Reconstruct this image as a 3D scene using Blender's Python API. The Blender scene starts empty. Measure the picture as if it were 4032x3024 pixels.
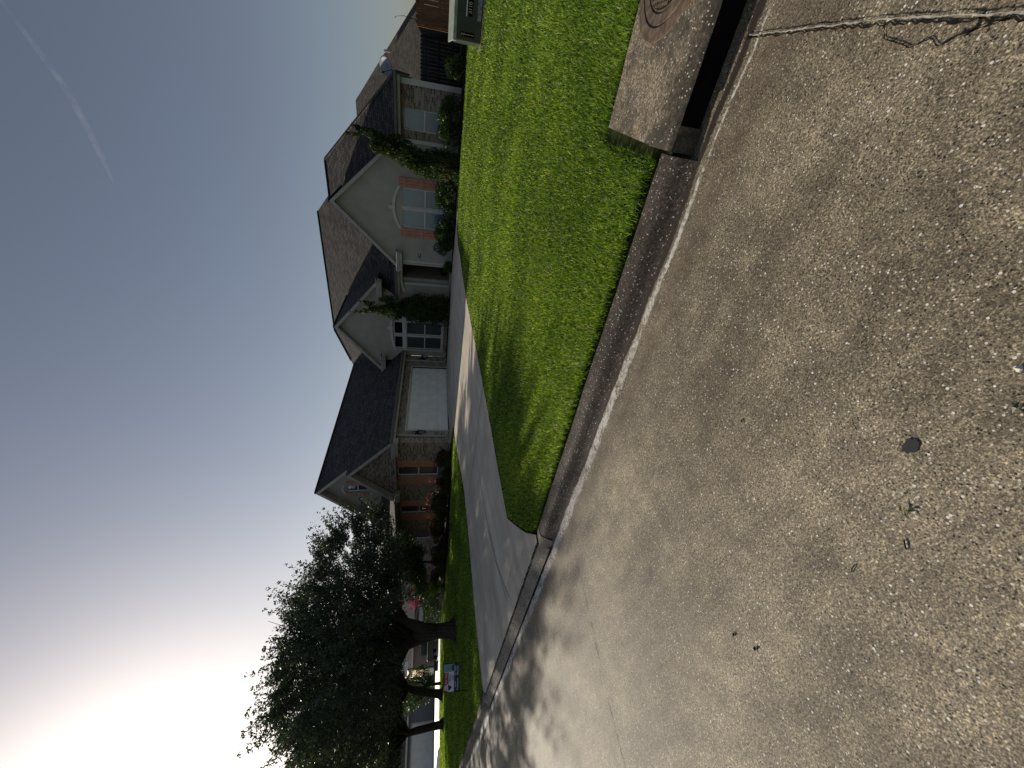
import bpy, bmesh, math, random
import numpy as np
from mathutils import Vector, Matrix
R_=math.radians
random.seed(7); rng=np.random.default_rng(11)
SC=bpy.context.scene; COL=SC.collection
# ---------------------------------------------------------------- camera (photo lies on its side: up is to the left)
TH,PITCH,ROLL,EYE=142.8,11.95,1.68,1.65
t=R_(TH); p=R_(PITCH); rl=R_(ROLL)
def tolocal(v): return Vector((-math.cos(t)*v[0]-math.sin(t)*v[1], math.sin(t)*v[0]-math.cos(t)*v[1], v[2]))
right=Vector((1,0,0)); fw=Vector((0,math.cos(p),-math.sin(p))); up=right.cross(fw)
r2=right*math.cos(rl)+up*math.sin(rl); u2=-right*math.sin(rl)+up*math.cos(rl)
r2,u2,fw=tolocal(r2),tolocal(u2),tolocal(fw)
cd=bpy.data.cameras.new('camera'); cam=bpy.data.objects.new('camera',cd); COL.objects.link(cam)
cx,cy=-u2,r2
M=Matrix((( cx.x,cy.x,-fw.x,0),(cx.y,cy.y,-fw.y,0),(cx.z,cy.z,-fw.z,EYE),(0,0,0,1)))
cam.matrix_world=M
cd.sensor_fit='HORIZONTAL'; cd.sensor_width=36; cd.lens=1514/4032*36; cd.clip_end=9000; cd.clip_start=.05
SC.camera=cam
# ---------------------------------------------------------------- light
SUN_AZ,SUN_EL=174.5,27.0
W=bpy.data.worlds.new("World"); SC.world=W; W.use_nodes=True
nt=W.node_tree; nt.nodes.clear()
sky=nt.nodes.new('ShaderNodeTexSky'); sky.sky_type='NISHITA'; sky.sun_disc=False
sky.sun_elevation=R_(SUN_EL); sky.sun_rotation=R_(90-SUN_AZ); sky.air_density=1.1; sky.dust_density=1.25; sky.ozone_density=1.3; sky.altitude=0
hs=nt.nodes.new('ShaderNodeHueSaturation'); hs.inputs['Saturation'].default_value=.74
bg=nt.nodes.new('ShaderNodeBackground'); bg.inputs['Strength'].default_value=.07
wo=nt.nodes.new('ShaderNodeOutputWorld')
nt.links.new(sky.outputs[0],hs.inputs['Color']); wb=nt.nodes.new('ShaderNodeMix'); wb.data_type='RGBA'; wb.blend_type='MULTIPLY'; wb.inputs[0].default_value=1; wb.inputs[7].default_value=(1.01,.985,1.0,1); nt.links.new(hs.outputs[0],wb.inputs[6]); nt.links.new(wb.outputs[2],bg.inputs[0]); nt.links.new(bg.outputs[0],wo.inputs[0])
sd=bpy.data.lights.new('sun','SUN'); sd.energy=4.6; sd.angle=R_(.9); sd.color=(1,.9,.76)
so=bpy.data.objects.new('sun',sd); COL.objects.link(so)
S=Vector((math.cos(R_(SUN_AZ))*math.cos(R_(SUN_EL)),math.sin(R_(SUN_AZ))*math.cos(R_(SUN_EL)),math.sin(R_(SUN_EL))))
so.rotation_euler=S.to_track_quat('Z','Y').to_euler(); so.location=S*60
SC.view_settings.view_transform='Standard'; SC.view_settings.look='None'; SC.view_settings.exposure=0; SC.view_settings.gamma=1
SC.render.engine='CYCLES'; SC.cycles.max_bounces=8; SC.cycles.transparent_max_bounces=12
# ---------------------------------------------------------------- helpers
def tag(o,label=None,cat=None,group=None,kind=None):
    if label:o['label']=label
    if cat:o['category']=cat
    if group:o['group']=group
    if kind:o['kind']=kind
    return o
def thing(name,label,cat,loc=(0,0,0),rz=0,group=None):
    o=bpy.data.objects.new(name,None); COL.objects.link(o); o.location=loc; o.rotation_euler=(0,0,rz); o.empty_display_size=.2
    return tag(o,label,cat,group)
class MB:
    def __init__(s): s.v=[];s.f=[];s.m=[]
    def add(s,vs,fs,mi=0):
        n=len(s.v); s.v+= [tuple(v) for v in vs]; s.f+=[tuple(n+i for i in f) for f in fs]; s.m+=[mi]*len(fs); return s
    def box(s,x0,x1,y0,y1,z0,z1,mi=0):
        if x0>x1:x0,x1=x1,x0
        if y0>y1:y0,y1=y1,y0
        if z0>z1:z0,z1=z1,z0
        return s.add([(x0,y0,z0),(x1,y0,z0),(x1,y1,z0),(x0,y1,z0),(x0,y0,z1),(x1,y0,z1),(x1,y1,z1),(x0,y1,z1)],
          [(0,3,2,1),(4,5,6,7),(0,1,5,4),(1,2,6,5),(2,3,7,6),(3,0,4,7)],mi)
    def prism(s,pts,off,mi=0):   # planar polygon extruded by vector off
        n=len(pts); a=[Vector(q) for q in pts]; b=[q+Vector(off) for q in a]
        return s.add(a+b,[tuple(range(n)),tuple(range(2*n-1,n-1,-1))]+[(i,i+n,(i+1)%n+n,(i+1)%n) for i in range(n)],mi)
    def bar(s,a,b,w,h,upv=(0,0,1),mi=0):   # rectangular bar from a to b
        a=Vector(a);b=Vector(b);d=(b-a).normalized(); u=Vector(upv); sdv=d.cross(u)
        if sdv.length<1e-4: sdv=d.cross(Vector((1,0,0)))
        sdv.normalize(); u=sdv.cross(d).normalized(); q=[sdv*w/2*i+u*h/2*j for i,j in((-1,-1),(1,-1),(1,1),(-1,1))]
        return s.add([a+x for x in q]+[b+x for x in q],[(0,1,2,3),(7,6,5,4)]+[(i,i+4,(i+1)%4+4,(i+1)%4) for i in range(4)],mi)
    def tube(s,pts,rs,n=8,mi=0,cap=True):
        pts=[Vector(q) for q in pts]
        if not hasattr(rs,'__len__'): rs=[rs]*len(pts)
        vs=[];fs=[]; ref=None
        for i,q in enumerate(pts):
            d=(pts[min(i+1,len(pts)-1)]-pts[max(i-1,0)]).normalized()
            if ref is None: ref=Vector((0,0,1)) if abs(d.z)<.9 else Vector((1,0,0))
            x=d.cross(ref).normalized(); y=d.cross(x).normalized()
            for k in range(n):
                an=2*math.pi*k/n; vs.append(q+(x*math.cos(an)+y*math.sin(an))*rs[i])
        for i in range(len(pts)-1):
            for k in range(n): fs.append((i*n+k,i*n+(k+1)%n,(i+1)*n+(k+1)%n,(i+1)*n+k))
        if cap: fs.append(tuple(range(n-1,-1,-1))); fs.append(tuple((len(pts)-1)*n+k for k in range(n)))
        return s.add(vs,fs,mi)
    def cyl(s,c,r,h,n=24,axis=(0,0,1),mi=0):
        c=Vector(c);return s.tube([c,c+Vector(axis)*h],r,n,mi)
    def build(s,name,mats,parent=None,smooth=False):
        me=bpy.data.meshes.new(name); me.from_pydata([tuple(v) for v in s.v],[],s.f)
        if not isinstance(mats,(list,tuple)): mats=[mats]
        for m in mats: me.materials.append(m)
        if len(mats)>1: me.polygons.foreach_set('material_index',s.m)
        if smooth: me.polygons.foreach_set('use_smooth',[True]*len(me.polygons))
        bm=bmesh.new(); bm.from_mesh(me); bmesh.ops.recalc_face_normals(bm,faces=bm.faces); bm.to_mesh(me); bm.free()
        me.update(); o=bpy.data.objects.new(name,me); COL.objects.link(o)
        if parent is not None: o.parent=parent
        return o
def bevel(o,w=.01,seg=2):
    m=o.modifiers.new('bevel','BEVEL'); m.width=w; m.segments=seg; m.limit_method='ANGLE'; return o
def raw(name,verts,faces,mat,parent=None,att=None,k=None):   # numpy mesh, all faces k-gons
    me=bpy.data.meshes.new(name); nv=len(verts); nf=len(faces); k=k or faces.shape[1]
    me.vertices.add(nv); me.vertices.foreach_set('co',np.ascontiguousarray(verts,dtype=np.float32).ravel())
    me.loops.add(nf*k); me.loops.foreach_set('vertex_index',np.ascontiguousarray(faces,dtype=np.int32).ravel())
    me.polygons.add(nf); me.polygons.foreach_set('loop_start',np.arange(0,nf*k,k,dtype=np.int32))
    me.polygons.foreach_set('loop_total',np.full(nf,k,dtype=np.int32))
    if att is not None:
        a=me.attributes.new('tint','FLOAT','POINT'); a.data.foreach_set('value',np.ascontiguousarray(att,dtype=np.float32))
    me.update(calc_edges=True); me.materials.append(mat)
    o=bpy.data.objects.new(name,me); COL.objects.link(o)
    if parent is not None:o.parent=parent
    return o
# ---------------------------------------------------------------- materials
def N(nt,ty,**kw):
    n=nt.nodes.new(ty)
    for k,v in kw.items():
        if k in n.inputs: n.inputs[k].default_value=v
        else: setattr(n,k,v)
    return n
def newmat(name,rough=.7,spec=.5,metal=0,col=(.5,.5,.5)):
    m=bpy.data.materials.new(name); m.use_nodes=True; nt=m.node_tree; b=nt.nodes['Principled BSDF']
    b.inputs['Roughness'].default_value=rough; b.inputs['Specular IOR Level'].default_value=spec; b.inputs['Metallic'].default_value=metal
    b.inputs['Base Color'].default_value=(*col,1); return m,nt,b
def ramp(nt,fac,stops,interp='LINEAR'):
    r=nt.nodes.new('ShaderNodeValToRGB'); r.color_ramp.interpolation=interp
    el=r.color_ramp.elements
    while len(el)<len(stops): el.new(.5)
    for e,(ps,c) in zip(el,stops): e.position=ps; e.color=(*c,1) if len(c)==3 else c
    nt.links.new(fac,r.inputs[0]); return r.outputs[0]
def mixc(nt,f,a,b,bt='MIX'):
    m=nt.nodes.new('ShaderNodeMix'); m.data_type='RGBA'; m.blend_type=bt
    for s,v in ((m.inputs[0],f),(m.inputs[6],a),(m.inputs[7],b)):
        if hasattr(v,'links'): nt.links.new(v,s)
        else: s.default_value=v if not isinstance(v,tuple) else ((*v,1) if len(v)==3 else v)
    return m.outputs[2]
def mth(nt,op,a,b=0.,c=0.):
    m=nt.nodes.new('ShaderNodeMath'); m.operation=op
    for s,v in zip(m.inputs,(a,b,c)):
        if hasattr(v,'links'): nt.links.new(v,s)
        else: s.default_value=v
    return m.outputs[0]
def pos(nt,sc=(1,1,1)):
    g=nt.nodes.new('ShaderNodeNewGeometry'); mp=nt.nodes.new('ShaderNodeMapping'); mp.inputs['Scale'].default_value=sc
    nt.links.new(g.outputs['Position'],mp.inputs[0]); return mp.outputs[0]
def noise(nt,vec,scale,detail=4,rough=.55,out=0):
    n=nt.nodes.new('ShaderNodeTexNoise'); n.inputs['Scale'].default_value=scale; n.inputs['Detail'].default_value=detail; n.inputs['Roughness'].default_value=rough
    nt.links.new(vec,n.inputs['Vector']); return n.outputs[out]
def voro(nt,vec,scale,feat='F1'):
    n=nt.nodes.new('ShaderNodeTexVoronoi'); n.inputs['Scale'].default_value=scale; n.feature=feat; nt.links.new(vec,n.inputs['Vector']); return n
def bump(nt,b,h,dist=.01,st=.5,prev=None):
    n=nt.nodes.new('ShaderNodeBump'); n.inputs['Distance'].default_value=dist; n.inputs['Strength'].default_value=st
    nt.links.new(h,n.inputs['Height'])
    if prev: nt.links.new(prev,n.inputs['Normal'])
    nt.links.new(n.outputs[0],b.inputs['Normal']); return n.outputs[0]
def m_plain(name,col,rough=.6,spec=.4,var=.12,sc=6,metal=0,bmp=0):
    m,nt,b=newmat(name,rough,spec,metal); P=pos(nt); n=noise(nt,P,sc,5)
    d=tuple(c*(1-var*1.6) for c in col); l=tuple(min(1,c*(1+var*1.2)) for c in col)
    nt.links.new(ramp(nt,n,[(.3,d),(.7,l)]),b.inputs['Base Color'])
    if bmp: bump(nt,b,noise(nt,P,sc*12,3),bmp,.5)
    return m
def m_street():
    m,nt,b=newmat('exposed_aggregate_concrete',.56,.35); P=pos(nt)
    big=noise(nt,P,.9,5,.6); med=noise(nt,P,7,4,.6); fine=noise(nt,P,170,3,.7)
    str_=noise(nt,pos(nt,(.35,3.2,1)),1.6,4,.6)
    base=ramp(nt,big,[(.3,(.15,.13,.095)),(.5,(.235,.209,.155)),(.7,(.36,.325,.246))])
    base=mixc(nt,.55,base,ramp(nt,str_,[(.35,(.55,.52,.5)),(.65,(1.12,1.1,1.05))]),'MULTIPLY')
    base=mixc(nt,.8,base,ramp(nt,med,[(.3,(.62,.6,.6)),(.7,(1.2,1.2,1.17))]),'MULTIPLY')
    base=mixc(nt,.9,base,ramp(nt,noise(nt,P,85,3,.8),[(.34,(.45,.44,.43)),(.5,(1,1,1)),(.66,(1.55,1.53,1.46))]),'MULTIPLY')
    base=mixc(nt,1.,base,ramp(nt,fine,[(.3,(.38,.36,.34)),(.5,(1,1,1)),(.72,(1.75,1.7,1.6))]),'MULTIPLY')
    v=voro(nt,P,150); sep=nt.nodes.new('ShaderNodeSeparateColor'); nt.links.new(v.outputs['Color'],sep.inputs[0])
    cellr=sep.outputs[0]
    st=ramp(nt,cellr,[(0,(.34,.33,.32)),(.25,(.75,.72,.68)),(.6,(1.05,1.02,1.)),(.85,(1.4,1.35,1.25)),(1,(2.1,2.0,1.85))])
    base=mixc(nt,.8,base,st,'MULTIPLY')
    for sc,thr,col,rad in((80,.905,(.7,.67,.6),.3),(50,.95,(.8,.77,.7),.24),(110,.92,(.012,.011,.01),.42),(75,.90,(.5,.42,.3),.27)):
        w=voro(nt,P,sc); s2=nt.nodes.new('ShaderNodeSeparateColor'); nt.links.new(w.outputs['Color'],s2.inputs[0])
        msk=mth(nt,'MULTIPLY',mth(nt,'GREATER_THAN',s2.outputs[1],thr),mth(nt,'LESS_THAN',w.outputs['Distance'],rad))
        base=mixc(nt,msk,base,col)
    # damp, stained gutter line by the kerb, its sunny sky reflection painted pale
    sx=nt.nodes.new('ShaderNodeSeparateXYZ'); nt.links.new(P,sx.inputs[0])
    wob=mth(nt,'MULTIPLY',mth(nt,'SUBTRACT',noise(nt,pos(nt,(.8,1,1)),2.2,5,.7),.5),.14)
    yy=mth(nt,'ADD',sx.outputs[1],wob)
    def band(c,w): return mth(nt,'SMOOTH_MIN',1.,mth(nt,'MAXIMUM',0.,mth(nt,'SUBTRACT',1.,mth(nt,'DIVIDE',mth(nt,'ABSOLUTE',mth(nt,'SUBTRACT',yy,c)),w))),.0)
    gut=band(2.535,mth(nt,'ADD',.022,mth(nt,'MULTIPLY',.14,mth(nt,'MINIMUM',1.,mth(nt,'MAXIMUM',0.,mth(nt,'MULTIPLY',sx.outputs[0],-.3)))))); deb=band(2.62,.07); halo=band(2.36,.2)
    rgh=noise(nt,pos(nt,(9,30,1)),3.5,5,.8)
    gm=mth(nt,'MULTIPLY',mth(nt,'GREATER_THAN',mth(nt,'MULTIPLY',mth(nt,'ADD',gut,.2),mth(nt,'MULTIPLY',rgh,mth(nt,'ADD',fine,.5))),.36),mth(nt,'MINIMUM',1.,mth(nt,'MULTIPLY',mth(nt,'MAXIMUM',0.,mth(nt,'SUBTRACT',mth(nt,'ADD',mth(nt,'MULTIPLY',noise(nt,P,28,3,.8),.6),mth(nt,'MULTIPLY',noise(nt,P,4.5,3,.7),.4)),.43)),8.)))
    base=mixc(nt,mth(nt,'MULTIPLY',halo,.35),base,(.11,.078,.055))
    base=mixc(nt,mth(nt,'MULTIPLY',gm,.75),base,(.8,.78,.73))
    dm=mth(nt,'GREATER_THAN',mth(nt,'MULTIPLY',deb,fine),.28)
    base=mixc(nt,dm,base,(.03,.025,.018))
    rr=mth(nt,'SUBTRACT',.68,mth(nt,'MULTIPLY',gm,.3)); nt.links.new(rr,b.inputs['Roughness'])
    nt.links.new(base,b.inputs['Base Color'])
    h=mth(nt,'ADD',mth(nt,'MULTIPLY',fine,.7),mth(nt,'MULTIPLY',cellr,.5))
    bump(nt,b,h,.006,.75)
    return m
def m_conc(name,c0,c1,fine_amt=.5,sc=1.3,rough=.75,agg=False,stain=None,mould=False,specks=False):
    m,nt,b=newmat(name,rough,.3); P=pos(nt)
    base=ramp(nt,noise(nt,P,sc,6,.6),[(.3,c0),(.7,c1)])
    f=noise(nt,P,140,3,.7); base=mixc(nt,fine_amt,base,ramp(nt,f,[(.3,(.45,.44,.42)),(.7,(1.45,1.42,1.35))]),'MULTIPLY')
    base=mixc(nt,.5,base,ramp(nt,noise(nt,pos(nt,(2.4,.3,1)),2,5,.6),[(.35,(.75,.74,.74)),(.65,(1.15,1.15,1.15))]),'MULTIPLY')
    if agg:
        v=voro(nt,P,95); s2=nt.nodes.new('ShaderNodeSeparateColor'); nt.links.new(v.outputs['Color'],s2.inputs[0])
        base=mixc(nt,.9,base,ramp(nt,s2.outputs[0],[(0,(.3,.29,.28)),(.4,(.9,.88,.85)),(.8,(1.3,1.25,1.2)),(1,(2.3,2.2,2.0))]),'MULTIPLY')
    if stain:
        base=mixc(nt,ramp(nt,noise(nt,P,3.5,6,.7),[(.5,(0,0,0)),(.62,(.85,.85,.85))]),base,stain)
    if mould:
        sx=nt.nodes.new('ShaderNodeSeparateXYZ'); nt.links.new(P,sx.inputs[0])
        e=mth(nt,'ADD',mth(nt,'MULTIPLY',mth(nt,'SUBTRACT',3.0,sx.outputs[1]),2.6),mth(nt,'MULTIPLY',mth(nt,'SUBTRACT',noise(nt,P,5,5,.7),.5),1.6))
        base=mixc(nt,ramp(nt,e,[(.2,(0,0,0)),(.75,(.8,.8,.8))]),base,(.035,.03,.024))
    if mould or specks:
        w=voro(nt,P,70); s3=nt.nodes.new('ShaderNodeSeparateColor'); nt.links.new(w.outputs['Color'],s3.inputs[0])
        base=mixc(nt,mth(nt,'MULTIPLY',mth(nt,'GREATER_THAN',s3.outputs[1],.86),mth(nt,'LESS_THAN',w.outputs['Distance'],.32)),base,(.62,.58,.5))
    nt.links.new(base,b.inputs['Base Color']); bump(nt,b,f,.004,.6); return m
def m_brick(name,cols,mortar,bw=.2,bh=.067):
    m,nt,b=newmat(name,.85,.25); g=nt.nodes.new('ShaderNodeNewGeometry'); sx=nt.nodes.new('ShaderNodeSeparateXYZ'); nt.links.new(g.outputs['Position'],sx.inputs[0])
    cb=nt.nodes.new('ShaderNodeCombineXYZ'); nt.links.new(mth(nt,'ADD',sx.outputs[0],sx.outputs[1]),cb.inputs[0]); nt.links.new(sx.outputs[2],cb.inputs[1])
    bt=nt.nodes.new('ShaderNodeTexBrick'); nt.links.new(cb.outputs[0],bt.inputs['Vector'])
    bt.inputs['Scale'].default_value=1; bt.inputs['Brick Width'].default_value=bw; bt.inputs['Row Height'].default_value=bh; bt.inputs['Mortar Size'].default_value=.009
    bt.inputs['Color1'].default_value=(0,0,0,1); bt.inputs['Color2'].default_value=(1,1,1,1); bt.inputs['Mortar'].default_value=(.5,.5,.5,1)
    # per-brick random: white noise over brick cell
    sv=nt.nodes.new('ShaderNodeSeparateColor'); nt.links.new(bt.outputs['Color'],sv.inputs[0])
    c=ramp(nt,sv.outputs[0],[(i/(len(cols)-1),q) for i,q in enumerate(cols)])
    c=mixc(nt,.5,c,ramp(nt,noise(nt,cb.outputs[0],9,4,.6),[(.3,(.6,.6,.6)),(.7,(1.35,1.35,1.35))]),'MULTIPLY')
    c=mixc(nt,bt.outputs['Fac'],c,mortar); nt.links.new(c,b.inputs['Base Color'])
    bump(nt,b,mth(nt,'SUBTRACT',1.,bt.outputs['Fac']),.012,.7); return m
def m_roof(name,c0,c1):
    m,nt,b=newmat(name,.85,.3); g=nt.nodes.new('ShaderNodeNewGeometry'); sx=nt.nodes.new('ShaderNodeSeparateXYZ'); nt.links.new(g.outputs['Position'],sx.inputs[0])
    # run along the eave = the axis that the slope does not fall along
    sn=nt.nodes.new('ShaderNodeSeparateXYZ'); nt.links.new(g.outputs['True Normal'],sn.inputs[0])
    ax=mth(nt,'GREATER_THAN',mth(nt,'ABSOLUTE',sn.outputs[0]),mth(nt,'ABSOLUTE',sn.outputs[1]))
    u=mth(nt,'ADD',mth(nt,'MULTIPLY',ax,sx.outputs[1]),mth(nt,'MULTIPLY',mth(nt,'SUBTRACT',1.,ax),sx.outputs[0]))
    cb=nt.nodes.new('ShaderNodeCombineXYZ'); nt.links.new(u,cb.inputs[0]); nt.links.new(mth(nt,'MULTIPLY',sx.outputs[2],1.55),cb.inputs[1])
    bt=nt.nodes.new('ShaderNodeTexBrick'); nt.links.new(cb.outputs[0],bt.inputs['Vector'])
    bt.inputs['Scale'].default_value=1; bt.inputs['Brick Width'].default_value=.28; bt.inputs['Row Height'].default_value=.15; bt.inputs['Mortar Size'].default_value=.02; bt.inputs['Mortar Smooth'].default_value=.3
    bt.inputs['Color1'].default_value=(0,0,0,1); bt.inputs['Color2'].default_value=(1,1,1,1)
    sv=nt.nodes.new('ShaderNodeSeparateColor'); nt.links.new(bt.outputs['Color'],sv.inputs[0])
    c=ramp(nt,sv.outputs[0],[(0,c0),(1,c1)])
    c=mixc(nt,.6,c,ramp(nt,noise(nt,g.outputs['Position'],2.2,5,.65),[(.3,(.62,.62,.64)),(.7,(1.3,1.3,1.28))]),'MULTIPLY')
    c=mixc(nt,mth(nt,'MULTIPLY',bt.outputs['Fac'],.75),c,(.008,.008,.009)); nt.links.new(c,b.inputs['Base Color'])
    fr=mth(nt,'FRACT',mth(nt,'DIVIDE',mth(nt,'MULTIPLY',sx.outputs[2],1.55),.15))
    bump(nt,b,mth(nt,'ADD',mth(nt,'SUBTRACT',1.,fr),mth(nt,'MULTIPLY',sv.outputs[0],.5)),.02,.6); return m
def m_leaf(name,stops,trans=.4,rough=.45,gloss=.25,patch=1.1,tcol=(1.35,1.5,.45)):
    m=bpy.data.materials.new(name); m.use_nodes=True; nt=m.node_tree; nt.nodes.clear(); out=nt.nodes.new('ShaderNodeOutputMaterial')
    at=nt.nodes.new('ShaderNodeAttribute'); at.attribute_name='tint'
    c=ramp(nt,at.outputs['Fac'],stops)
    c=mixc(nt,.75,c,ramp(nt,noise(nt,pos(nt),patch,4,.6),[(.32,(.66,.68,.7)),(.5,(1,1,1)),(.7,(1.35,1.25,1.05))]),'MULTIPLY')
    b=nt.nodes.new('ShaderNodeBsdfPrincipled'); b.inputs['Roughness'].default_value=rough; b.inputs['Specular IOR Level'].default_value=gloss
    nt.links.new(c,b.inputs['Base Color'])
    tr=nt.nodes.new('ShaderNodeBsdfTranslucent'); nt.links.new(mixc(nt,1.,c,tcol,'MULTIPLY'),tr.inputs[0])
    mx=nt.nodes.new('ShaderNodeMixShader'); mx.inputs[0].default_value=trans
    nt.links.new(b.outputs[0],mx.inputs[1]); nt.links.new(tr.outputs[0],mx.inputs[2]); nt.links.new(mx.outputs[0],out.inputs[0]); return m
def m_glass(name,tint=(.72,.8,.84),amt=.55):
    m=bpy.data.materials.new(name); m.use_nodes=True; nt=m.node_tree; nt.nodes.clear(); out=nt.nodes.new('ShaderNodeOutputMaterial')
    g=nt.nodes.new('ShaderNodeBsdfGlossy'); g.inputs['Roughness'].default_value=.03; g.inputs[0].default_value=(.9,.95,1,1)
    tr=nt.nodes.new('ShaderNodeBsdfTransparent'); tr.inputs[0].default_value=(*tint,1)
    lw=nt.nodes.new('ShaderNodeLayerWeight'); lw.inputs[0].default_value=.25
    mx=nt.nodes.new('ShaderNodeMixShader'); nt.links.new(mth(nt,'ADD',mth(nt,'MULTIPLY',lw.outputs['Fresnel'],.8),.06),mx.inputs[0])
    nt.links.new(tr.outputs[0],mx.inputs[1]); nt.links.new(g.outputs[0],mx.inputs[2]); nt.links.new(mx.outputs[0],out.inputs[0]); return m
def m_wood(name,c0,c1):
    m,nt,b=newmat(name,.8,.25); P=pos(nt,(1,1,.12)); n=noise(nt,P,14,5,.65); k=voro(nt,pos(nt,(1,1,.5)),3.1)
    kk=mth(nt,'LESS_THAN',k.outputs['Distance'],.1)
    g=nt.nodes.new('ShaderNodeNewGeometry'); sx=nt.nodes.new('ShaderNodeSeparateXYZ'); nt.links.new(g.outputs['Position'],sx.inputs[0])
    brd=nt.nodes.new('ShaderNodeTexWhiteNoise'); brd.noise_dimensions='1D'; nt.links.new(mth(nt,'FLOOR',mth(nt,'DIVIDE',sx.outputs[0],.145)),brd.inputs['W'])
    c=ramp(nt,n,[(.3,c0),(.7,c1)]); c=mixc(nt,.6,c,ramp(nt,brd.outputs[0],[(0,(.65,.63,.6)),(1,(1.3,1.25,1.2))]),'MULTIPLY')
    c=mixc(nt,mth(nt,'MULTIPLY',kk,.7),c,tuple(q*.35 for q in c0)); nt.links.new(c,b.inputs['Base Color']); bump(nt,b,n,.004,.5); return m
def m_bark():
    m,nt,b=newmat('bark',.95,.1); P=pos(nt,(1,1,.25)); n=noise(nt,P,14,6,.7); nt.links.new(ramp(nt,n,[(.3,(.022,.019,.016)),(.7,(.085,.075,.062))]),b.inputs['Base Color']); bump(nt,b,n,.03,.9); return m
def m_emit_none(): pass
MT=dict(
 street=m_street(), drive=m_conc('driveway_concrete',(.43,.38,.3),(.6,.53,.43),.35,1.1,.8),
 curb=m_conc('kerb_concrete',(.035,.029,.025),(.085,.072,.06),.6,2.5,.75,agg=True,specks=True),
 box=m_conc('inlet_concrete',(.17,.145,.105),(.29,.25,.185),.8,2.0,.7,agg=True,stain=(.07,.065,.048),mould=True),
 apron=m_conc('apron_concrete',(.17,.15,.125),(.28,.25,.21),.6,3,.8,agg=True),
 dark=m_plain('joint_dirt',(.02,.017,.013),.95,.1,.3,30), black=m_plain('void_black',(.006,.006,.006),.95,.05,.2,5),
 white_edge=m_plain('worn_joint_edge',(.42,.39,.33),.9,.2,.35,60),
 rust=m_plain('rusty_iron',(.15,.11,.075),.65,.4,.35,22,.3,.002),
 soil=m_plain('soil_and_thatch',(.024,.034,.010),.95,.1,.35,9),
 mulch=m_plain('mulch',(.02,.014,.010),.95,.1,.5,30,0,.01),
 stucco=m_plain('taupe_stucco',(.42,.39,.325),.9,.15,.07,1.6,0,.002),
 trim=m_plain('pale_trim_paint',(.58,.56,.5),.6,.35,.06,3),
 fascia=m_plain('fascia_paint',(.42,.4,.35),.6,.35,.1,3),
 white=m_plain('window_vinyl',(.75,.76,.74),.5,.4,.05,4),
 garage=m_plain('garage_door_paint',(.82,.8,.74),.5,.4,.05,2),
 terracotta=m_plain('terracotta_shutter_paint',(.52,.25,.15),.55,.35,.12,5),
 brick=m_brick('mixed_brick',[(.06,.047,.042),(.2,.145,.11),(.33,.25,.19),(.44,.36,.28),(.26,.18,.135)],(.36,.33,.29)),
 brickred=m_brick('red_brick',[(.13,.075,.06),(.23,.13,.1),(.3,.19,.15)],(.3,.25,.2)),
 brickpale=m_brick('pink_brick',[(.14,.1,.085),(.22,.165,.14),(.28,.22,.19)],(.26,.24,.22)),
 roof=m_roof('asphalt_shingle',(.02,.019,.019),(.082,.074,.066)),
 roofw=m_roof('weathered_shingle',(.06,.052,.042),(.12,.105,.088)),
 metal=m_plain('dark_metal',(.015,.015,.016),.4,.5,.1,4,.4), gutter=m_plain('gutter_paint',(.13,.115,.095),.45,.5,.1,3),
 grey=m_plain('dish_paint',(.2,.225,.26),.5,.4,.05,4), fence=m_wood('cedar_board',(.105,.05,.026),(.2,.105,.06)), fenced=m_wood('grey_fence_board',(.03,.03,.032),(.07,.068,.07)),
 tx=m_plain('transformer_paint',(.035,.048,.033),.38,.5,.12,5), bark=m_bark(),
 glass=m_glass('window_glass'), blind=m_plain('blind_slats',(.66,.72,.74),.6,.3,.04,5),
 blinddark=m_plain('screened_pane',(.05,.065,.08),.3,.6,.1,3),
 yellow=m_plain('yellow_ink',(.75,.6,.2),.6,.3,.05,5), wht=m_plain('white_ink',(.72,.74,.78),.5,.3,.03,5),
 navy=m_plain('navy_print',(.014,.02,.075),.4,.4,.05,5), red=m_plain('red_print',(.3,.012,.02),.4,.4,.05,5), skyb=m_plain('portrait_backdrop',(.14,.36,.5),.4,.4,.05,5),
 skin=m_plain('portrait_tone',(.36,.24,.2),.5,.3,.08,9), tyre=m_plain('tyre_rubber',(.012,.012,.012),.8,.2,.1,9), carw=m_plain('grey_car_paint',(.5,.5,.5),.25,.6,.03,2), card=m_plain('dark_car_paint',(.02,.022,.026),.25,.6,.05,2),
 pebble=m_plain('pale_stone',(.6,.57,.5),.6,.4,.1,40),twig=m_plain('dry_twig',(.02,.015,.01),.9,.1,.2,60),straw=m_plain('dry_stem',(.3,.19,.1),.8,.2,.2,60), pink=m_plain('pink_petals',(.62,.1,.2),.7,.2,.15,30),
)
MT['screen']=m_plain('solar_screen',(.045,.06,.065),.35,.4,.1,2)
MT['bright']=m_conc('sun_glare_concrete',(.66,.63,.58),(.78,.75,.7),.2,1.1,.5)  # albedo raised to paint the low sun's glare into the far concrete
MT['grass']=m_leaf('grass_blades',[(0,(.03,.05,.008)),(.4,(.105,.2,.02)),(.75,(.23,.37,.05)),(.93,(.46,.5,.16)),(1,(.75,.72,.42))],.5,.42,.35,.9,(1.6,1.6,.5))
MT['oak']=m_leaf('oak_leaves',[(0,(.03,.042,.032)),(.6,(.055,.075,.055)),(1,(.1,.125,.08))],.2,.5,.25,.8,(1.2,1.4,.6))
MT['shrub']=m_leaf('shrub_leaves',[(0,(.015,.035,.012)),(.6,(.035,.075,.02)),(1,(.1,.16,.04))],.35,.4,.4,1.5)
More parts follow.
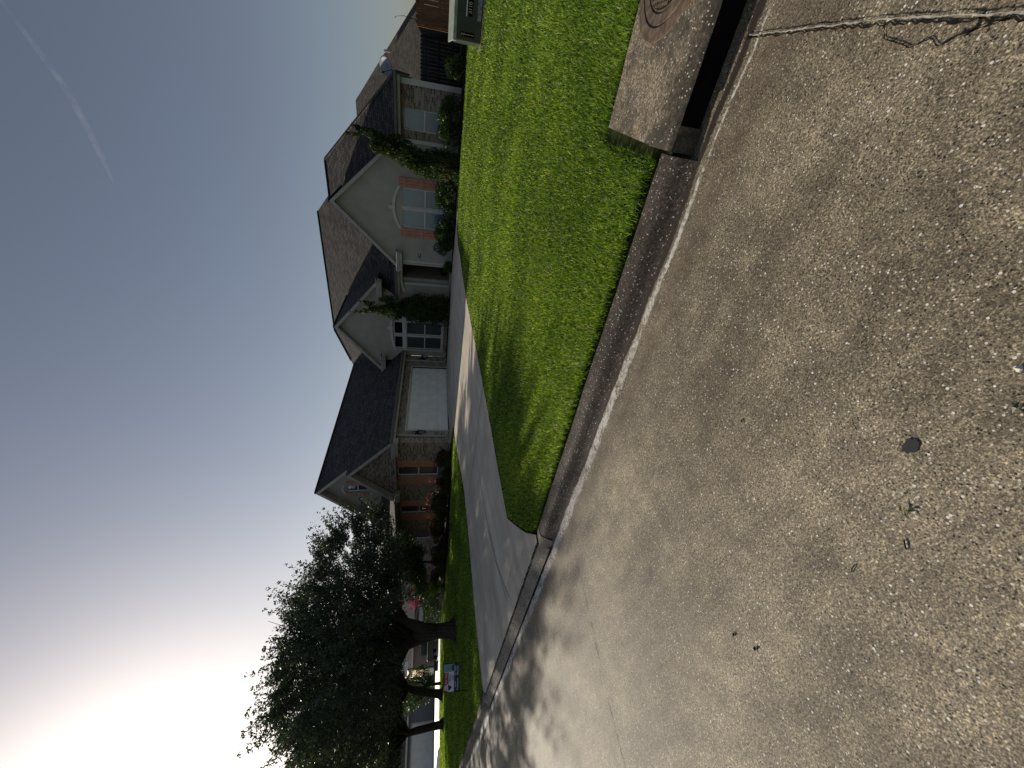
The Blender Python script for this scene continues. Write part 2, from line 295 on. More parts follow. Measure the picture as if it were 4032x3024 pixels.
MT['photinia']=m_leaf('photinia_leaves',[(0,(.02,.03,.012)),(.5,(.05,.065,.02)),(.8,(.1,.1,.03)),(1,(.2,.06,.03))],.3,.4,.4,2.5,(1.3,1.2,.6))
MT['redtip']=m_leaf('red_new_leaves',[(0,(.16,.03,.02)),(1,(.34,.1,.07))],.35,.4,.4,3,(1.4,1,.8))
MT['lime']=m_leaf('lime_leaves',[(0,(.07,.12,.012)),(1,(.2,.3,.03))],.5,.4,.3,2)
MT['cyp']=m_leaf('cypress_sprays',[(0,(.014,.03,.01)),(.6,(.035,.06,.014)),(1,(.09,.12,.03))],.2,.6,.2,2.2)
MT['myrtle']=m_leaf('myrtle_blossom',[(0,(.35,.05,.12)),(1,(.6,.16,.25))],.35,.6,.2,3,(1.2,1,1))
# ---------------------------------------------------------------- terrain
def sm(x): x=max(0.,min(1.,x)); return x*x*(3-2*x)
def terr(a,b):
    return .14+.56*max(0.,min(1.,(b-3.1)/13.))*sm((a+40)/14.)
def tnp(a,b):
    f=np.clip((a+40)/14.,0,1); return .14+.56*np.clip((b-3.1)/13.,0,1)*f*f*(3-2*f)
def sheet(name,poly,z,mat,kind='structure',parent=None,split=None):  # poly in (a,b); z function
    bm=bmesh.new(); vs=[bm.verts.new((x,y,0)) for x,y in poly]; bm.faces.new(vs)
    for c in (split or []):
        bmesh.ops.bisect_plane(bm,geom=bm.verts[:]+bm.edges[:]+bm.faces[:],plane_co=(0,c,0),plane_no=(0,1,0))
    bmesh.ops.recalc_face_normals(bm,faces=bm.faces)
    for v in bm.verts: v.co.z=z(v.co.x,v.co.y)
    for f in bm.faces:
        if f.normal.z<0: f.normal_flip()
    me=bpy.data.meshes.new(name); bm.to_mesh(me); bm.free(); me.materials.append(mat); o=bpy.data.objects.new(name,me); COL.objects.link(o)
    if parent: o.parent=parent
    return tag(o,kind=kind)
# ground grid
xs=sorted(set(list(np.arange(-60,30,2.))+[-400,-250,-150,-100,-80,60,120,300])); ys=sorted(set([2.87,2.97,3.02,3.1,16.1]+list(np.arange(4,60,2.))+[80,120,250,600]))
g=MB(); idx={}
for i,x in enumerate(xs):
    for j,y in enumerate(ys): idx[i,j]=len(g.v); g.v.append((x,y,terr(x,y)-.012-(.07 if y<2.9 else .05 if y<3 else 0)))
for i in range(len(xs)-1):
    for j in range(len(ys)-1): g.f.append((idx[i,j],idx[i+1,j],idx[i+1,j+1],idx[i,j+1])); g.m.append(0)
tag(g.build('ground',MT['soil']),kind='structure')
tag(MB().add([(-400,-300,-.02),(300,-300,-.02),(300,-7.6,-.02),(-400,-7.6,-.02)],[(0,1,2,3)]).build('far_ground',MT['soil']),kind='structure')
tag(MB().add([(-400,-7.6,0),(300,-7.6,0),(300,2.862,0),(-400,2.862,0)],[(0,1,2,3)]).build('street',MT['street']),kind='structure')
# kerb profile swept along the street
def kerb(name,x0,x1,n=None,lab=None):
    prof=[(2.61,-.02),(2.655,0.010),(2.68,.06),(2.695,.105),(2.715,.132),(2.75,.146),(2.86,.149),(2.885,.12),(2.885,-.02)]
    n=n or max(2,int(abs(x1-x0)/.25)); m=MB(); k=len(prof)
    for i in range(n+1):
        x=x0+(x1-x0)*i/n
        for q,(y,z) in enumerate(prof):
            m.v.append((x,y+random.uniform(-.003,.003),z+(random.uniform(-.002,.002) if 0<q<k-1 else 0)))
    for i in range(n):
        for q in range(k-1): m.f.append((i*k+q,(i+1)*k+q,(i+1)*k+q+1,i*k+q+1)); m.m.append(0)
    o=m.build(name,MT['curb'],smooth=True); return tag(o,kind='structure')
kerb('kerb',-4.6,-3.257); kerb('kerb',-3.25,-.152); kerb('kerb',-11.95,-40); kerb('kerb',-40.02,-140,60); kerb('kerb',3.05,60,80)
# rolled kerb ends at the driveway
def kerb_end(x0,x1):
    m=MB(); n=8; k=6
    for i in range(n+1):
        f=i/n; h=.145*(1-sm(f)); x=x0+(x1-x0)*f
        for y,zz in ((2.62,-.02),(2.67,.35),(2.71,.9),(2.75,1),(2.86,1),(2.885,-.1)): m.v.append((x,y,max(-.02,h*zz+.006 if zz>0 else -.02)))
    for i in range(n):
        for q in range(k-1): m.f.append((i*k+q,(i+1)*k+q,(i+1)*k+q+1,i*k+q+1)); m.m.append(0)
    tag(m.build('kerb',MT['apron'],smooth=True),kind='structure')
kerb_end(-4.61,-5.35); kerb_end(-11.94,-11.2)
# far kerb
m=MB().box(-140,100,-7.75,-7.55,-.05,.14); tag(bevel(m.build('kerb',MT['curb']),.03),kind='structure')
# ---------------------------------------------------------------- driveway
DR=[(-4.88,2.9),(-5.3,3.2),(-5.9,3.75),(-6.19,4.04),(-6.12,5.2),(-5.95,6.87),(-5.8,9.5),(-5.66,12.45),(-5.35,14.6),(-5.21,15.24),(-5.12,16.3),(-5.0,17.3),(-4.3,18.3)]
DL=[(-11.95,2.9),(-11.86,4.66),(-11.4,7.0),(-11.25,8.49),(-11.7,10.2),(-12.1,11.5),(-12.25,12.7),(-12.6,13.2),(-13.9,13.35)]
dpoly=[(-4.95,2.8)]+DR+[(-6.2,19.3),(-7.6,20.2),(-7.75,21.2),(-13.9,21.2)]+DL[::-1]+[(-11.95,2.8)]
zz=lambda a,b: terr(a,b)+.012 if b>=3.1 else .115+(b-2.82)/.28*.037
sheet('driveway',dpoly,zz,MT['drive'],split=[3.1,16.1])
sheet('driveway_apron',[(-4.75,2.6),(-4.95,2.8),(-11.9,2.8),(-12.1,2.6)],lambda a,b:.012+(b-2.6)/.2*.09,MT['apron'])
def crack(name,pts,w,z,mat,jit=.0,n=60,kind='structure',wj=0):
    m=MB(); P=[Vector((*q,0)) for q in pts]; L=[0]
    for i in range(1,len(P)): L.append(L[-1]+(P[i]-P[i-1]).length)
    prev=None
    for k in range(n+1):
        s=L[-1]*k/n; i=max(j for j in range(len(P)-1) if L[j]<=s+1e-9); f=(s-L[i])/(L[i+1]-L[i]); c=P[i].lerp(P[i+1],f); d=(P[i+1]-P[i]).normalized(); nrm=Vector((-d.y,d.x,0))
        c+=nrm*random.uniform(-jit,jit); ww=w*(1+random.uniform(-wj,wj)); a=c+nrm*ww/2; b=c-nrm*ww/2
        m.v+=[(a.x,a.y,z(a.x,a.y)),(b.x,b.y,z(b.x,b.y))]
        if k: j=2*k; m.f.append((j-2,j-1,j+1,j)); m.m.append(0)
    return tag(m.build(name,mat),kind=kind)
z0=lambda a,b:.004
crack('street_joint',[(.45,2.62),(.44,2.1),(.43,1.75),(.40,1.3),(.36,.2),(.3,-2)],.0065,z0,MT['dark'],.006,220,wj=.5)
crack('street_joint',[(.458,2.6),(.45,2.1),(.443,1.75),(.413,1.3),(.372,.2),(.31,-2)],.0045,lambda a,b:.007,MT['white_edge'],.003,220,wj=.7)
crack('street_crack',[(.43,1.76),(.385,1.73),(.37,1.66),(.352,1.6),(.375,1.54),(.35,1.5),(.38,1.44),(.388,1.4),(.405,1.33)],.0045,z0,MT['dark'],.0012,60,wj=.7)
crack('street_crack',[(.425,1.42),(.39,1.41),(.37,1.43)],.008,z0,MT['dark'],.003,20,wj=.6)
crack('street_joint',[(-3.9,2.34),(-3.96,2.12),(-4.08,1.4),(-4.19,.76),(-4.3,-1),(-4.4,-7.5)],.004,z0,MT['dark'],.006,200,wj=.9)
crack('street_joint',[(-8.1,2.48),(-8.16,2.2),(-8.41,1.51),(-8.6,-1),(-8.8,-7.5)],.006,z0,MT['dark'],.006,120,wj=.8)
crack('street_joint',[(-16.4,2.5),(-16.6,0),(-16.8,-7.5)],.012,z0,MT['dark'],.006,60,wj=.6)
crack('driveway_joint',[(-5.9,7.72),(-8.5,7.6),(-11.35,7.72)],.018,lambda a,b:zz(a,b)+.004,MT['dark'],.004,60)
crack('driveway_joint',[(-5.68,12.6),(-12.2,12.65)],.015,lambda a,b:zz(a,b)+.004,MT['dark'],.003,30)
crack('driveway_joint',[(-4.9,2.81),(-6,2.81),(-11.95,2.81)],.022,lambda a,b:.118,MT['dark'],.008,140,wj=.5)
crack('driveway_joint',[(-4.7,2.6),(-11.95,2.6)],.03,lambda a,b:.016,MT['dark'],.008,140,wj=.6)
crack('driveway_crack',[(-8.6,7.6),(-8.55,9.4),(-8.7,11.2),(-8.62,12.6)],.006,lambda a,b:zz(a,b)+.004,MT['dark'],.012,60,wj=.6)
crack('driveway_joint',[(-8.5,2.85),(-8.5,5),(-8.55,7.65)],.012,lambda a,b:zz(a,b)+.004,MT['dark'],.003,50)
crack('tyre_scuff',[(-7.2,3.1),(-7.75,4.0),(-8.1,5.2),(-8.2,7.4)],.05,lambda a,b:zz(a,b)+.004,m_plain('chalky_scuff',(.36,.31,.26),.85,.2,.2,20),.004,40)
crack('tyre_scuff',[(-7.4,3.1),(-7.78,4.0),(-8.1,5.0)],.04,lambda a,b:zz(a,b)+.004,bpy.data.materials['chalky_scuff'],.004,30)
# planting beds
sheet('planting_bed',[(-4.35,18.3),(-2,18.5),(1.55,18.35),(1.55,20.6),(-7.6,20.6),(-7.5,20.2),(-6.2,19.3)],lambda a,b:terr(a,b)+.03,MT['mulch'])
sheet('planting_bed',[(-13.9,13.1),(-15.0,12.45),(-16.2,11.75),(-19.6,11.15),(-23,11.0),(-27,10.9),(-27,13.4),(-13.9,13.4)],lambda a,b:terr(a,b)+.03,MT['mulch'])
sheet('planting_bed',[(-13.9,20.0),(-9.1,20.0),(-9.1,21),(-13.9,21)],lambda a,b:terr(a,b)+.04,MT['mulch'])
# ---------------------------------------------------------------- storm drain
t0=thing('storm_drain_inlet','speckled concrete storm drain box with a dark slot at the kerb','storm drain',(1.5,3.3,0))
def loc(o,base=None):
    b=base or o.parent.location
    o.data.transform(Matrix.Translation(-Vector(b))); return o
m=MB()
# roof slab with rounded street edge
prof=[(3.75,.0),(3.75,.235),(3.71,.25),(3.0,.25),(2.9,.247),(2.82,.237),(2.75,.218),(2.705,.195),(2.69,.175),(3.04,.175),(3.0,.0)]
X0,X1=-.13,3.0
nseg=26
for i in range(nseg+1):
    x=X0+(X1-X0)*i/nseg
    for q,(y,z) in enumerate(prof): m.v.append((x+(.06*(y-2.65)/1.33 if i==0 else 0),y+random.uniform(-.003,.003),z+random.uniform(-.002,.002)))
k=len(prof)
for i in range(nseg):
    for q in range(k): m.f.append((i*k+q,(i+1)*k+q,(i+1)*k+(q+1)%k,i*k+(q+1)%k)); m.m.append(0)
m.f.append(tuple(range(k))); m.f.append(tuple(nseg*k+q for q in range(k))[::-1]); m.m+=[0,0]
m.box(-.13,.015,2.72,3.03,-.05,.174); m.box(2.5,3.0,2.72,3.03,-.05,.174)
loc(m.build('cover_slab',MT['box'],t0))
m=MB().box(.017,2.498,2.752,3.03,.004,.173); loc(m.build('throat_shade',MT['black'],t0))  # solid black block paints the darkness inside the slot
t1=thing('manhole_cover','rusty round iron manhole lid set in the concrete drain box','manhole cover',(.9,3.27,.252))
m=MB(); rr=[(.47,0),(.47,.008),(.40,.012),(.40,.004),(.385,.004),(.385,.012),(.33,.012),(.33,.004),(.318,.004),(.318,.011),(.305,.011),(.305,.0)]
n=48
for r,z in rr:
    for q in range(n): m.v.append((r*math.cos(2*math.pi*q/n),r*math.sin(2*math.pi*q/n),z))
for i in range(len(rr)-1):
    for q in range(n): m.f.append((i*n+q,i*n+(q+1)%n,(i+1)*n+(q+1)%n,(i+1)*n+q)); m.m.append(0)
m.build('frame',MT['rust'],t1); m=MB().cyl((0,0,.004),.31,.009,40); m.build('lid_groove',MT['dark'],t1)
m=MB()
for i in range(-11,12):
    c=i*.026; h=math.sqrt(max(0,.3**2-c*c)); m.box(c-.007,c+.007,-h,h,.009,.019)
for i in range(-11,12):
    c=i*.026; h=math.sqrt(max(0,.3**2-c*c)); m.box(-h,h,c-.006,c+.006,.0085,.0185)
m.build('tread_grid',MT['rust'],t1)
# ---------------------------------------------------------------- grass
from math import hypot
def inpoly(px,py,poly):
    c=np.zeros(len(px),bool); n=len(poly)
    for i in range(n):
        x1,y1=poly[i];x2,y2=poly[(i+1)%n]
        with np.errstate(divide='ignore',invalid='ignore'):
            c^=((y1>py)!=(y2>py))&(px<(x2-x1)*(py-y1)/(y2-y1+1e-12)+x1)
    return c
LAWN_R=[(-4.8,2.93),(-4.7,2.97)][:1]+[(x+.05,y) for x,y in DR[1:]]+[(-2,18.45),(1.5,18.3),(1.5,19),(7,19),(9,17),(9,2.99),(3.15,2.99),(3.15,3.93),(-.2,3.93),(-.3,3.4),(-.3,3.0),(-1.5,2.99),(-3.5,2.97)]
LAWN_L=[(x-.03,y) for x,y in DL[:8]]+[(-13.7,13.0),(-15.0,12.4),(-16.2,11.7),(-19.6,11.1),(-23,10.95),(-27,10.85),(-30,12.5),(-41,14.9),(-41.5,8.9),(-40.3,2.9)]
def grass(name,poly,total,dmin,seed,lab=None,k=1.):
    r=np.random.default_rng(seed); A=np.array(poly); out=[]
    N_=0; px=[];py=[]
    while N_<total:
        # sample radially from camera: uniform in log r
        n=400000; rad=np.exp(r.uniform(np.log(2.8),np.log(46),n)); an=r.uniform(R_(55),R_(176),n)
        x=rad*np.cos(an); y=rad*np.sin(an)
        keep=r.random(n)<np.minimum(1,rad/4.5)**1.2
        kk=inpoly(x,y,poly)&keep; px.append(x[kk]); py.append(y[kk]); N_+=kk.sum()
    px=np.concatenate(px)[:total]; py=np.concatenate(py)[:total]; n=len(px)
    d=np.hypot(px,py); z=tnp(px,py)-.01
    nz=np.sin(px*1.9+np.sin(py*2.3)*1.3)+np.sin(py*2.7+1+np.sin(px*1.1)*1.7)
    h=r.uniform(.035,.06,n)*(1+.12*nz)*np.where(d>12,.85,1)
    wild=r.random(n)<.02; h=np.where(wild,h*1.7,h)
    w=np.maximum(.0045,d*.0011)*r.uniform(.7,1.3,n)
    yaw=r.uniform(0,2*np.pi,n); lean=r.uniform(.2,1.1,n); ly=r.uniform(0,2*np.pi,n)
    dx=np.cos(ly)*np.sin(lean); dy=np.sin(ly)*np.sin(lean); dz=np.cos(lean)
    bx=np.cos(yaw)*w/2; by=np.sin(yaw)*w/2
    v=np.zeros((n,5,3))
    v[:,0]=np.stack([px-bx,py-by,z],1); v[:,1]=np.stack([px+bx,py+by,z],1)
    mx=px+dx*h*.45; my=py+dy*h*.45; mz=z+h*(.35+.35*dz)
    v[:,2]=np.stack([mx+bx*.8,my+by*.8,mz],1); v[:,3]=np.stack([mx-bx*.8,my-by*.8,mz],1)
    v[:,4]=np.stack([px+dx*h*1.25,py+dy*h*1.25,z+h*(.3+.7*dz)],1)
    base=np.arange(n)[:,None]*5
    tri=np.concatenate([base+np.array([[0,1,2]]),base+np.array([[0,2,3]]),base+np.array([[3,2,4]])])
    ti=np.clip(r.normal(.46,.27,n)+.05*nz,0,.9); ti=np.where(r.random(n)<.015,r.uniform(.9,1,n),ti)
    o=raw(name,v.reshape(-1,3),tri,MT['grass'],att=np.repeat(ti,5)); tag(o,kind='stuff'); return o
grass('lawn_grass',LAWN_R,300000,0,1)
grass('lawn_grass',LAWN_L,130000,0,2)
# long blades spilling over beside the drain box and kerb
r=np.random.default_rng(5); n=2600
def tuft(px,py,h,w,name,seed=3,spread=1.):
    r=np.random.default_rng(seed); n=len(px); z=tnp(px,py)-.02; yaw=r.uniform(0,6.28,n); ly=r.uniform(0,6.28,n); lean=r.uniform(.2,1.2,n)*spread
    dx=np.cos(ly)*np.sin(lean); dy=np.sin(ly)*np.sin(lean); dz=np.cos(lean); bx=np.cos(yaw)*w/2; by=np.sin(yaw)*w/2
    v=np.zeros((n,5,3)); v[:,0]=np.stack([px-bx,py-by,z],1); v[:,1]=np.stack([px+bx,py+by,z],1)
    mx=px+dx*h*.5; my=py+dy*h*.5; mz=z+h*(.4+.3*dz)
    v[:,2]=np.stack([mx+bx*.8,my+by*.8,mz],1); v[:,3]=np.stack([mx-bx*.8,my-by*.8,mz],1); v[:,4]=np.stack([px+dx*h*1.3,py+dy*h*1.3,z+h*(.3+.6*dz)],1)
    base=np.arange(n)[:,None]*5; tri=np.concatenate([base+np.array([[0,1,2]]),base+np.array([[0,2,3]]),base+np.array([[3,2,4]])])
    return tag(raw(name,v.reshape(-1,3),tri,MT['grass'],att=np.repeat(np.clip(r.normal(.35,.15,n),0,1),5)),kind='stuff')
px=np.concatenate([r.uniform(-.32,-.2,500),r.uniform(-4.6,-.2,900),r.uniform(-.2,2.6,300),r.uniform(-11.9,-11.9,1)]); py=np.concatenate([r.uniform(2.95,3.9,500),r.uniform(2.94,3.02,900),r.uniform(3.88,3.95,300),[3.1]])
tuft(px,py,r.uniform(.04,.1,len(px)),.006,'edge_grass')
# ---------------------------------------------------------------- foliage helpers
def leaves(centers,radii,n,size,mat,name,parent=None,shell=.55,seed=0,aspect=.5,flat=0,up=0,box=False,tlo=0,thi=1,squash=None,droop=0):
    r=np.random.default_rng(seed); C=np.array(centers,float); Rr=np.array(radii,float)
    if Rr.ndim==1: Rr=np.repeat(Rr[:,None],3,1)
    vol=np.prod(Rr,1)**(2/3); pick=r.choice(len(C),n,p=vol/vol.sum())
    if box:
        u=r.uniform(-1,1,(n,3)); f=r.integers(0,3,n); s=np.where(r.random(n)<.5,-1.,1.); m_=r.random(n)<shell; dd=u.copy()
        dd[np.arange(n)[m_],f[m_]]=s[m_]*r.uniform(.82,1.06,m_.sum())
    else:
        dd=r.normal(size=(n,3)); dd/=np.linalg.norm(dd,axis=1)[:,None]; rad=np.where(r.random(n)<shell,r.uniform(.75,1.08,n),r.random(n)**(1/3)); dd*=rad[:,None]
    P=C[pick]+dd*Rr[pick]
    # leaf frame
    a=r.normal(size=(n,3)); a[:,2]*=(1-flat); a[:,2]+=up; a/=np.linalg.norm(a,axis=1)[:,None]
    if droop: a[:,2]-=droop; a/=np.linalg.norm(a,axis=1)[:,None]
    b=r.normal(size=(n,3)); b-=a*(a*b).sum(1)[:,None]; b/=np.linalg.norm(b,axis=1)[:,None]
    L=(size*r.uniform(.6,1.4,n))[:,None]; Wd=L*aspect
    v=np.stack([P-a*L/2,P+b*Wd/2,P+a*L/2,P-b*Wd/2],1).reshape(-1,3)
    f=np.arange(n*4).reshape(n,4); ti=np.repeat(np.clip(r.uniform(tlo,thi,n),0,1),4)
    return raw(name,v,f,mat,parent,att=ti)
def limbs(m,base,tips,r0,seed=0,hub=None,sub=3,n=7):
    rr=random.Random(seed)
    for tp in tips:
        a=Vector(hub or base); b=Vector(tp); L=(b-a).length; pts=[a]; rs=[r0]
        for i in range(1,7):
            f=i/6; q=a.lerp(b,f)+Vector((rr.uniform(-1,1),rr.uniform(-1,1),rr.uniform(-.4,1)))*L*.05*(1 if i<6 else .2); pts.append(q); rs.append(max(.012,r0*(1-f)**.8*.85+.012))
        m.tube(pts,rs,n)
        for s in range(sub):
            i=rr.randint(2,5); a2=pts[i]; dirv=(pts[i]-pts[i-1]).normalized()+Vector((rr.uniform(-1,1),rr.uniform(-1,1),rr.uniform(-.3,.7)))
            dirv.normalize(); LL=L*rr.uniform(.25,.5); p2=[a2]; r2_=[rs[i]*.6]
            for j in range(1,5): p2.append(p2[-1]+(dirv+Vector((rr.uniform(-.3,.3),rr.uniform(-.3,.3),rr.uniform(-.2,.3)))).normalized()*LL/4); r2_.append(max(.006,rs[i]*.6*(1-j/4.6)))
            m.tube(p2,r2_,5)
def oak(name,label,bx,by,rad,zb,zt,hub_z,tr,nl,leaf,seed,spread=(1,1),off=(0,0),group=None,ntips=9,lean=(0,0),nclump=150):
    z=terr(bx,by)-.05; T=thing(name,label,'tree',(bx,by,z),0,group); rr=random.Random(seed)
    m=MB(); hz=hub_z
    m.tube([(0,0,-.15),(0,0,.02),(lean[0]*.1,lean[1]*.1,.25),(lean[0]*.3,lean[1]*.3,hz*.4),(lean[0]*.6,lean[1]*.6,hz*.75),(lean[0],lean[1],hz+.1)],[tr*1.9,tr*1.65,tr*1.15,tr,tr*1.0,tr*.8],12)
    if hz<1.9:
        for (fx,fy,fz) in ((.75,.35,2.5),(-.75,-.3,2.45),(.1,.1,2.6)): m.tube([(0,0,hz*.45),(fx*.3,fy*.3,hz*.85),(fx,fy,fz)],[tr*.95,tr*.8,tr*.5],9)
    for q in range(5):
        an=q*1.26+rr.uniform(-.3,.3); m.tube([(math.cos(an)*tr*.6,math.sin(an)*tr*.6,.28),(math.cos(an)*tr*1.5,math.sin(an)*tr*1.5,.07),(math.cos(an)*tr*2.6,math.sin(an)*tr*2.6,-.02)],[tr*.5,tr*.32,tr*.12],6)
    cz=zb+(zt-zb)*.42-z; tips=[]
    for q in range(ntips):
        an=2*math.pi*q/ntips+rr.uniform(-.3,.3); rd=rad*rr.uniform(.45,.8); tips.append((off[0]+math.cos(an)*rd*spread[0],off[1]+math.sin(an)*rd*spread[1],rr.uniform(zb+.9,zb+(zt-zb)*.75)-z))
    limbs(m,(0,0,0),tips,tr*.55,seed,hub=(lean[0]*.95,lean[1]*.95,hz),sub=4)
    m.build('trunk',MT['bark'],T,smooth=True)
    cen=[];rads=[]
    H=zt-zb
    for q in range(nclump):
        # clumps over a broad dome
        an=rr.uniform(0,2*math.pi); f=rr.random()**.5; zf=rr.random()
        lim=math.sqrt(max(0,1-((zf-.28)/.74)**2)) if zf>.28 else .8+.2*zf/.28
        rd=rad*lim*f
        cen.append((off[0]+math.cos(an)*rd*spread[0],off[1]+math.sin(an)*rd*spread[1],zb-z+H*zf*.95+.15)); s=rr.uniform(.28,.72)*rad/6; rads.append((s,s,s*.65))
    # feathery shoots at the outline
    for q in range(380):
        an=rr.uniform(0,2*math.pi); zf=rr.uniform(.2,1.0); lim=math.sqrt(max(0,1-((zf-.28)/.74)**2)); rd=rad*lim
        c0=Vector((off[0]+math.cos(an)*rd*spread[0],off[1]+math.sin(an)*rd*spread[1],zb-z+H*zf)); d=Vector((math.cos(an)*(.35+lim*.8),math.sin(an)*(.35+lim*.8),.35+zf*.6)).normalized()
        L=rr.uniform(.3,1.5)*rad/6
        for s in range(6): cc=c0+d*L*s/5+Vector((rr.uniform(-.05,.05),rr.uniform(-.05,.05),0)); cen.append(tuple(cc)); rads.append((.17-.02*s,)*3)
    leaves(cen,rads,nl,leaf,MT['oak'],'crown',T,shell=.3,seed=seed,aspect=.5)
    return T
FORK=[]
oak('oak_tree','large dark live oak with broad crown and thick trunk beside the driveway',-18.6,6.85,5.2,2.55,6.75,1.7,.29,200000,.088,3,(1,.95),(-.35,.1),nclump=520)
oak('oak_tree','tall dark live oak behind, right one of the two slim leaning trunks',-31.9,7.95,5.8,2.9,8.2,2.3,.23,110000,.12,8,(1,.8),(.6,.6),group='pair of slim oaks past the yard sign',lean=(.5,.5),nclump=400)
oak('oak_tree','tall dark live oak behind, left one of the two slim leaning trunks',-32.1,6.5,5.8,2.9,7.9,2.2,.2,110000,.12,9,(1,.72),(.4,-.3),group='pair of slim oaks past the yard sign',lean=(.5,-.3),nclump=400)
# ---------------------------------------------------------------- house
F=.7
H=thing('brick_stucco_house','single-storey brick and taupe stucco house with steep dark gabled roofs and terracotta shutters','house',(-10,20,0))
HB=Vector((-10,20,0))
def hp(mb,name,mat,parent=None,smooth=False,bev=0):
    o=mb.build(name,mat,parent or H,smooth)
    o.data.transform(Matrix.Translation(-HB))
    if bev: bevel(o,bev)
    return o
def wall_y(mb,x0,x1,y,z0,z1,holes=(),th=.2,mi=0):   # wall facing -Y with holes (hx0,hx1,hz0,hz1)
    cuts=sorted(set([x0,x1]+[h[0] for h in holes]+[h[1] for h in holes]))
    for a,b in zip(cuts[:-1],cuts[1:]):
        hs_=[h for h in holes if h[0]<=a+1e-6 and h[1]>=b-1e-6]
        if not hs_: mb.box(a,b,y,y+th,z0,z1,mi)
        else:
            zc=z0
            for h in sorted(hs_,key=lambda q:q[2]):
                if h[2]>zc: mb.box(a,b,y,y+th,zc,h[2],mi)
                zc=h[3]
            if zc<z1: mb.box(a,b,y,y+th,zc,z1,mi)
def tri_y(mb,xl,xr,xa,y,z0,za,th=.2,hole=None,mi=0):
    if hole is None: mb.prism([(xl,y,z0),(xr,y,z0),(xa,y,za)],(0,th,0),mi); return
    hx0,hx1,hz0,hz1=hole; zl=lambda x:(z0+(za-z0)*(x-xl)/(xa-xl)) if x<xa else (z0+(za-z0)*(xr-x)/(xr-xa))
    mb.prism([(xl,y,z0),(hx0,y,z0),(hx0,y,zl(hx0))],(0,th,0),mi); mb.prism([(hx1,y,z0),(xr,y,z0),(hx1,y,zl(hx1))],(0,th,0),mi)
    mb.box(hx0,hx1,y,y+th,z0,hz0,mi)
    top=[(hx0,y,hz1),(hx1,y,hz1),(hx1,y,zl(hx1))]+([(xa,y,za)] if hx0<xa<hx1 else [])+[(hx0,y,zl(hx0))]
    mb.prism(top,(0,th,0),mi)
def window(x0,x1,y,z0,z1,sash=True,blind=True,fr=.045,label=None,dark=False):
    m=MB(); yy=y+.09
    m.box(x0,x0+fr,yy-.03,yy+.04,z0,z1); m.box(x1-fr,x1,yy-.03,yy+.04,z0,z1); m.box(x0+fr,x1-fr,yy-.03,yy+.04,z1-fr,z1); m.box(x0+fr,x1-fr,yy-.03,yy+.04,z0,z0+fr)
    zm=(z0+z1)/2-.03
    if sash: m.box(x0+fr,x1-fr,yy-.035,yy+.03,zm-.025,zm+.025)
    wnd=hp(m,'window',MT['white'])
    hp(MB().box(x0+fr,x1-fr,yy+.008,yy+.014,z0+fr,z1-fr),'pane',MT['screen'] if dark else MT['glass'],wnd)
    if blind:
        m=MB(); z=z1-fr-.03
        while z>z0+fr+.02:
            m.prism([(x0+fr+.01,yy+.045,z-.02),(x0+fr+.01,yy+.055,z+.011),(x1-fr-.01,yy+.055,z+.011),(x1-fr-.01,yy+.045,z-.02)],(0,.003,.001)); z-=.036
        hp(m,'blind',MT['blinddark'] if dark else MT['blind'],wnd)
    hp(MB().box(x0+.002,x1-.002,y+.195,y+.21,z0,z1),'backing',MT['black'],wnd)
    if label: wnd['label']=label
    return wnd
def shutter(x0,x1,y,z0,z1,nb=3):
    m=MB(); w=(x1-x0)/nb
    for i in range(nb): m.box(x0+i*w+.006,x0+(i+1)*w-.006,y-.045,y-.015,z0,z1)
    m.box(x0+.004,x1-.004,y-.018,y-.004,z0+.01,z1-.01)
    s=hp(m,'shutter',MT['terracotta'],bev=.004)
    m=MB()
    for f in ((.82,.2) if z1-z0<1.6 else (.88,.5,.14)):
        z=z0+(z1-z0)*f; m.box(x0+.002,x1-.002,y-.072,y-.046,z-.05,z+.05)
    hp(m,'batten',MT['terracotta'],s,bev=.004)
def roofp(mb,pts,th=.11): # slab below the given plane
    a,b,c=[Vector(q) for q in pts[:3]]; n=(b-a).cross(c-a).normalized()
    if n.z<0:n=-n
    mb.prism(pts,tuple(-n*th))
# --- garage wing
GX=-13.9; GY=13.4
m=MB(); wh=[(-16.33,-15.62,1.15,3.16),(-19.6,-18.9,1.1,3.1)]
wall_y(m,-22.0,GX,GY,.3,3.3,wh); tri_y(m,-17.85,GX,-15.87,GY,3.3,5.33)
# side wall with garage door hole (faces +X)
def wall_x(mb,x,y0,y1,z0,z1,holes=(),th=.2,mi=0):
    cuts=sorted(set([y0,y1]+[h[0] for h in holes]+[h[1] for h in holes]))
    for a,b in zip(cuts[:-1],cuts[1:]):
        hs_=[h for h in holes if h[0]<=a+1e-6 and h[1]>=b-1e-6]
        if not hs_: mb.box(x-th,x,a,b,z0,z1,mi)
        else:
            zc=z0
            for h in sorted(hs_,key=lambda q:q[2]):
                if h[2]>zc: mb.box(x-th,x,a,b,zc,h[2],mi)
                zc=h[3]
            if zc<z1: mb.box(x-th,x,a,b,zc,z1,mi)
DY0,DY1,DZ1=14.3,19.75,2.76
wall_x(m,GX,GY+.2,20.98,.3,3.42,[(DY0,DY1,.3,DZ1)])
m.box(-24.0,-22.0,15.5,15.7,.1,3.35); m.box(-22.2,-22.0,13.6,15.5,.1,3.33)
hp(m,'wall',MT['brick'])
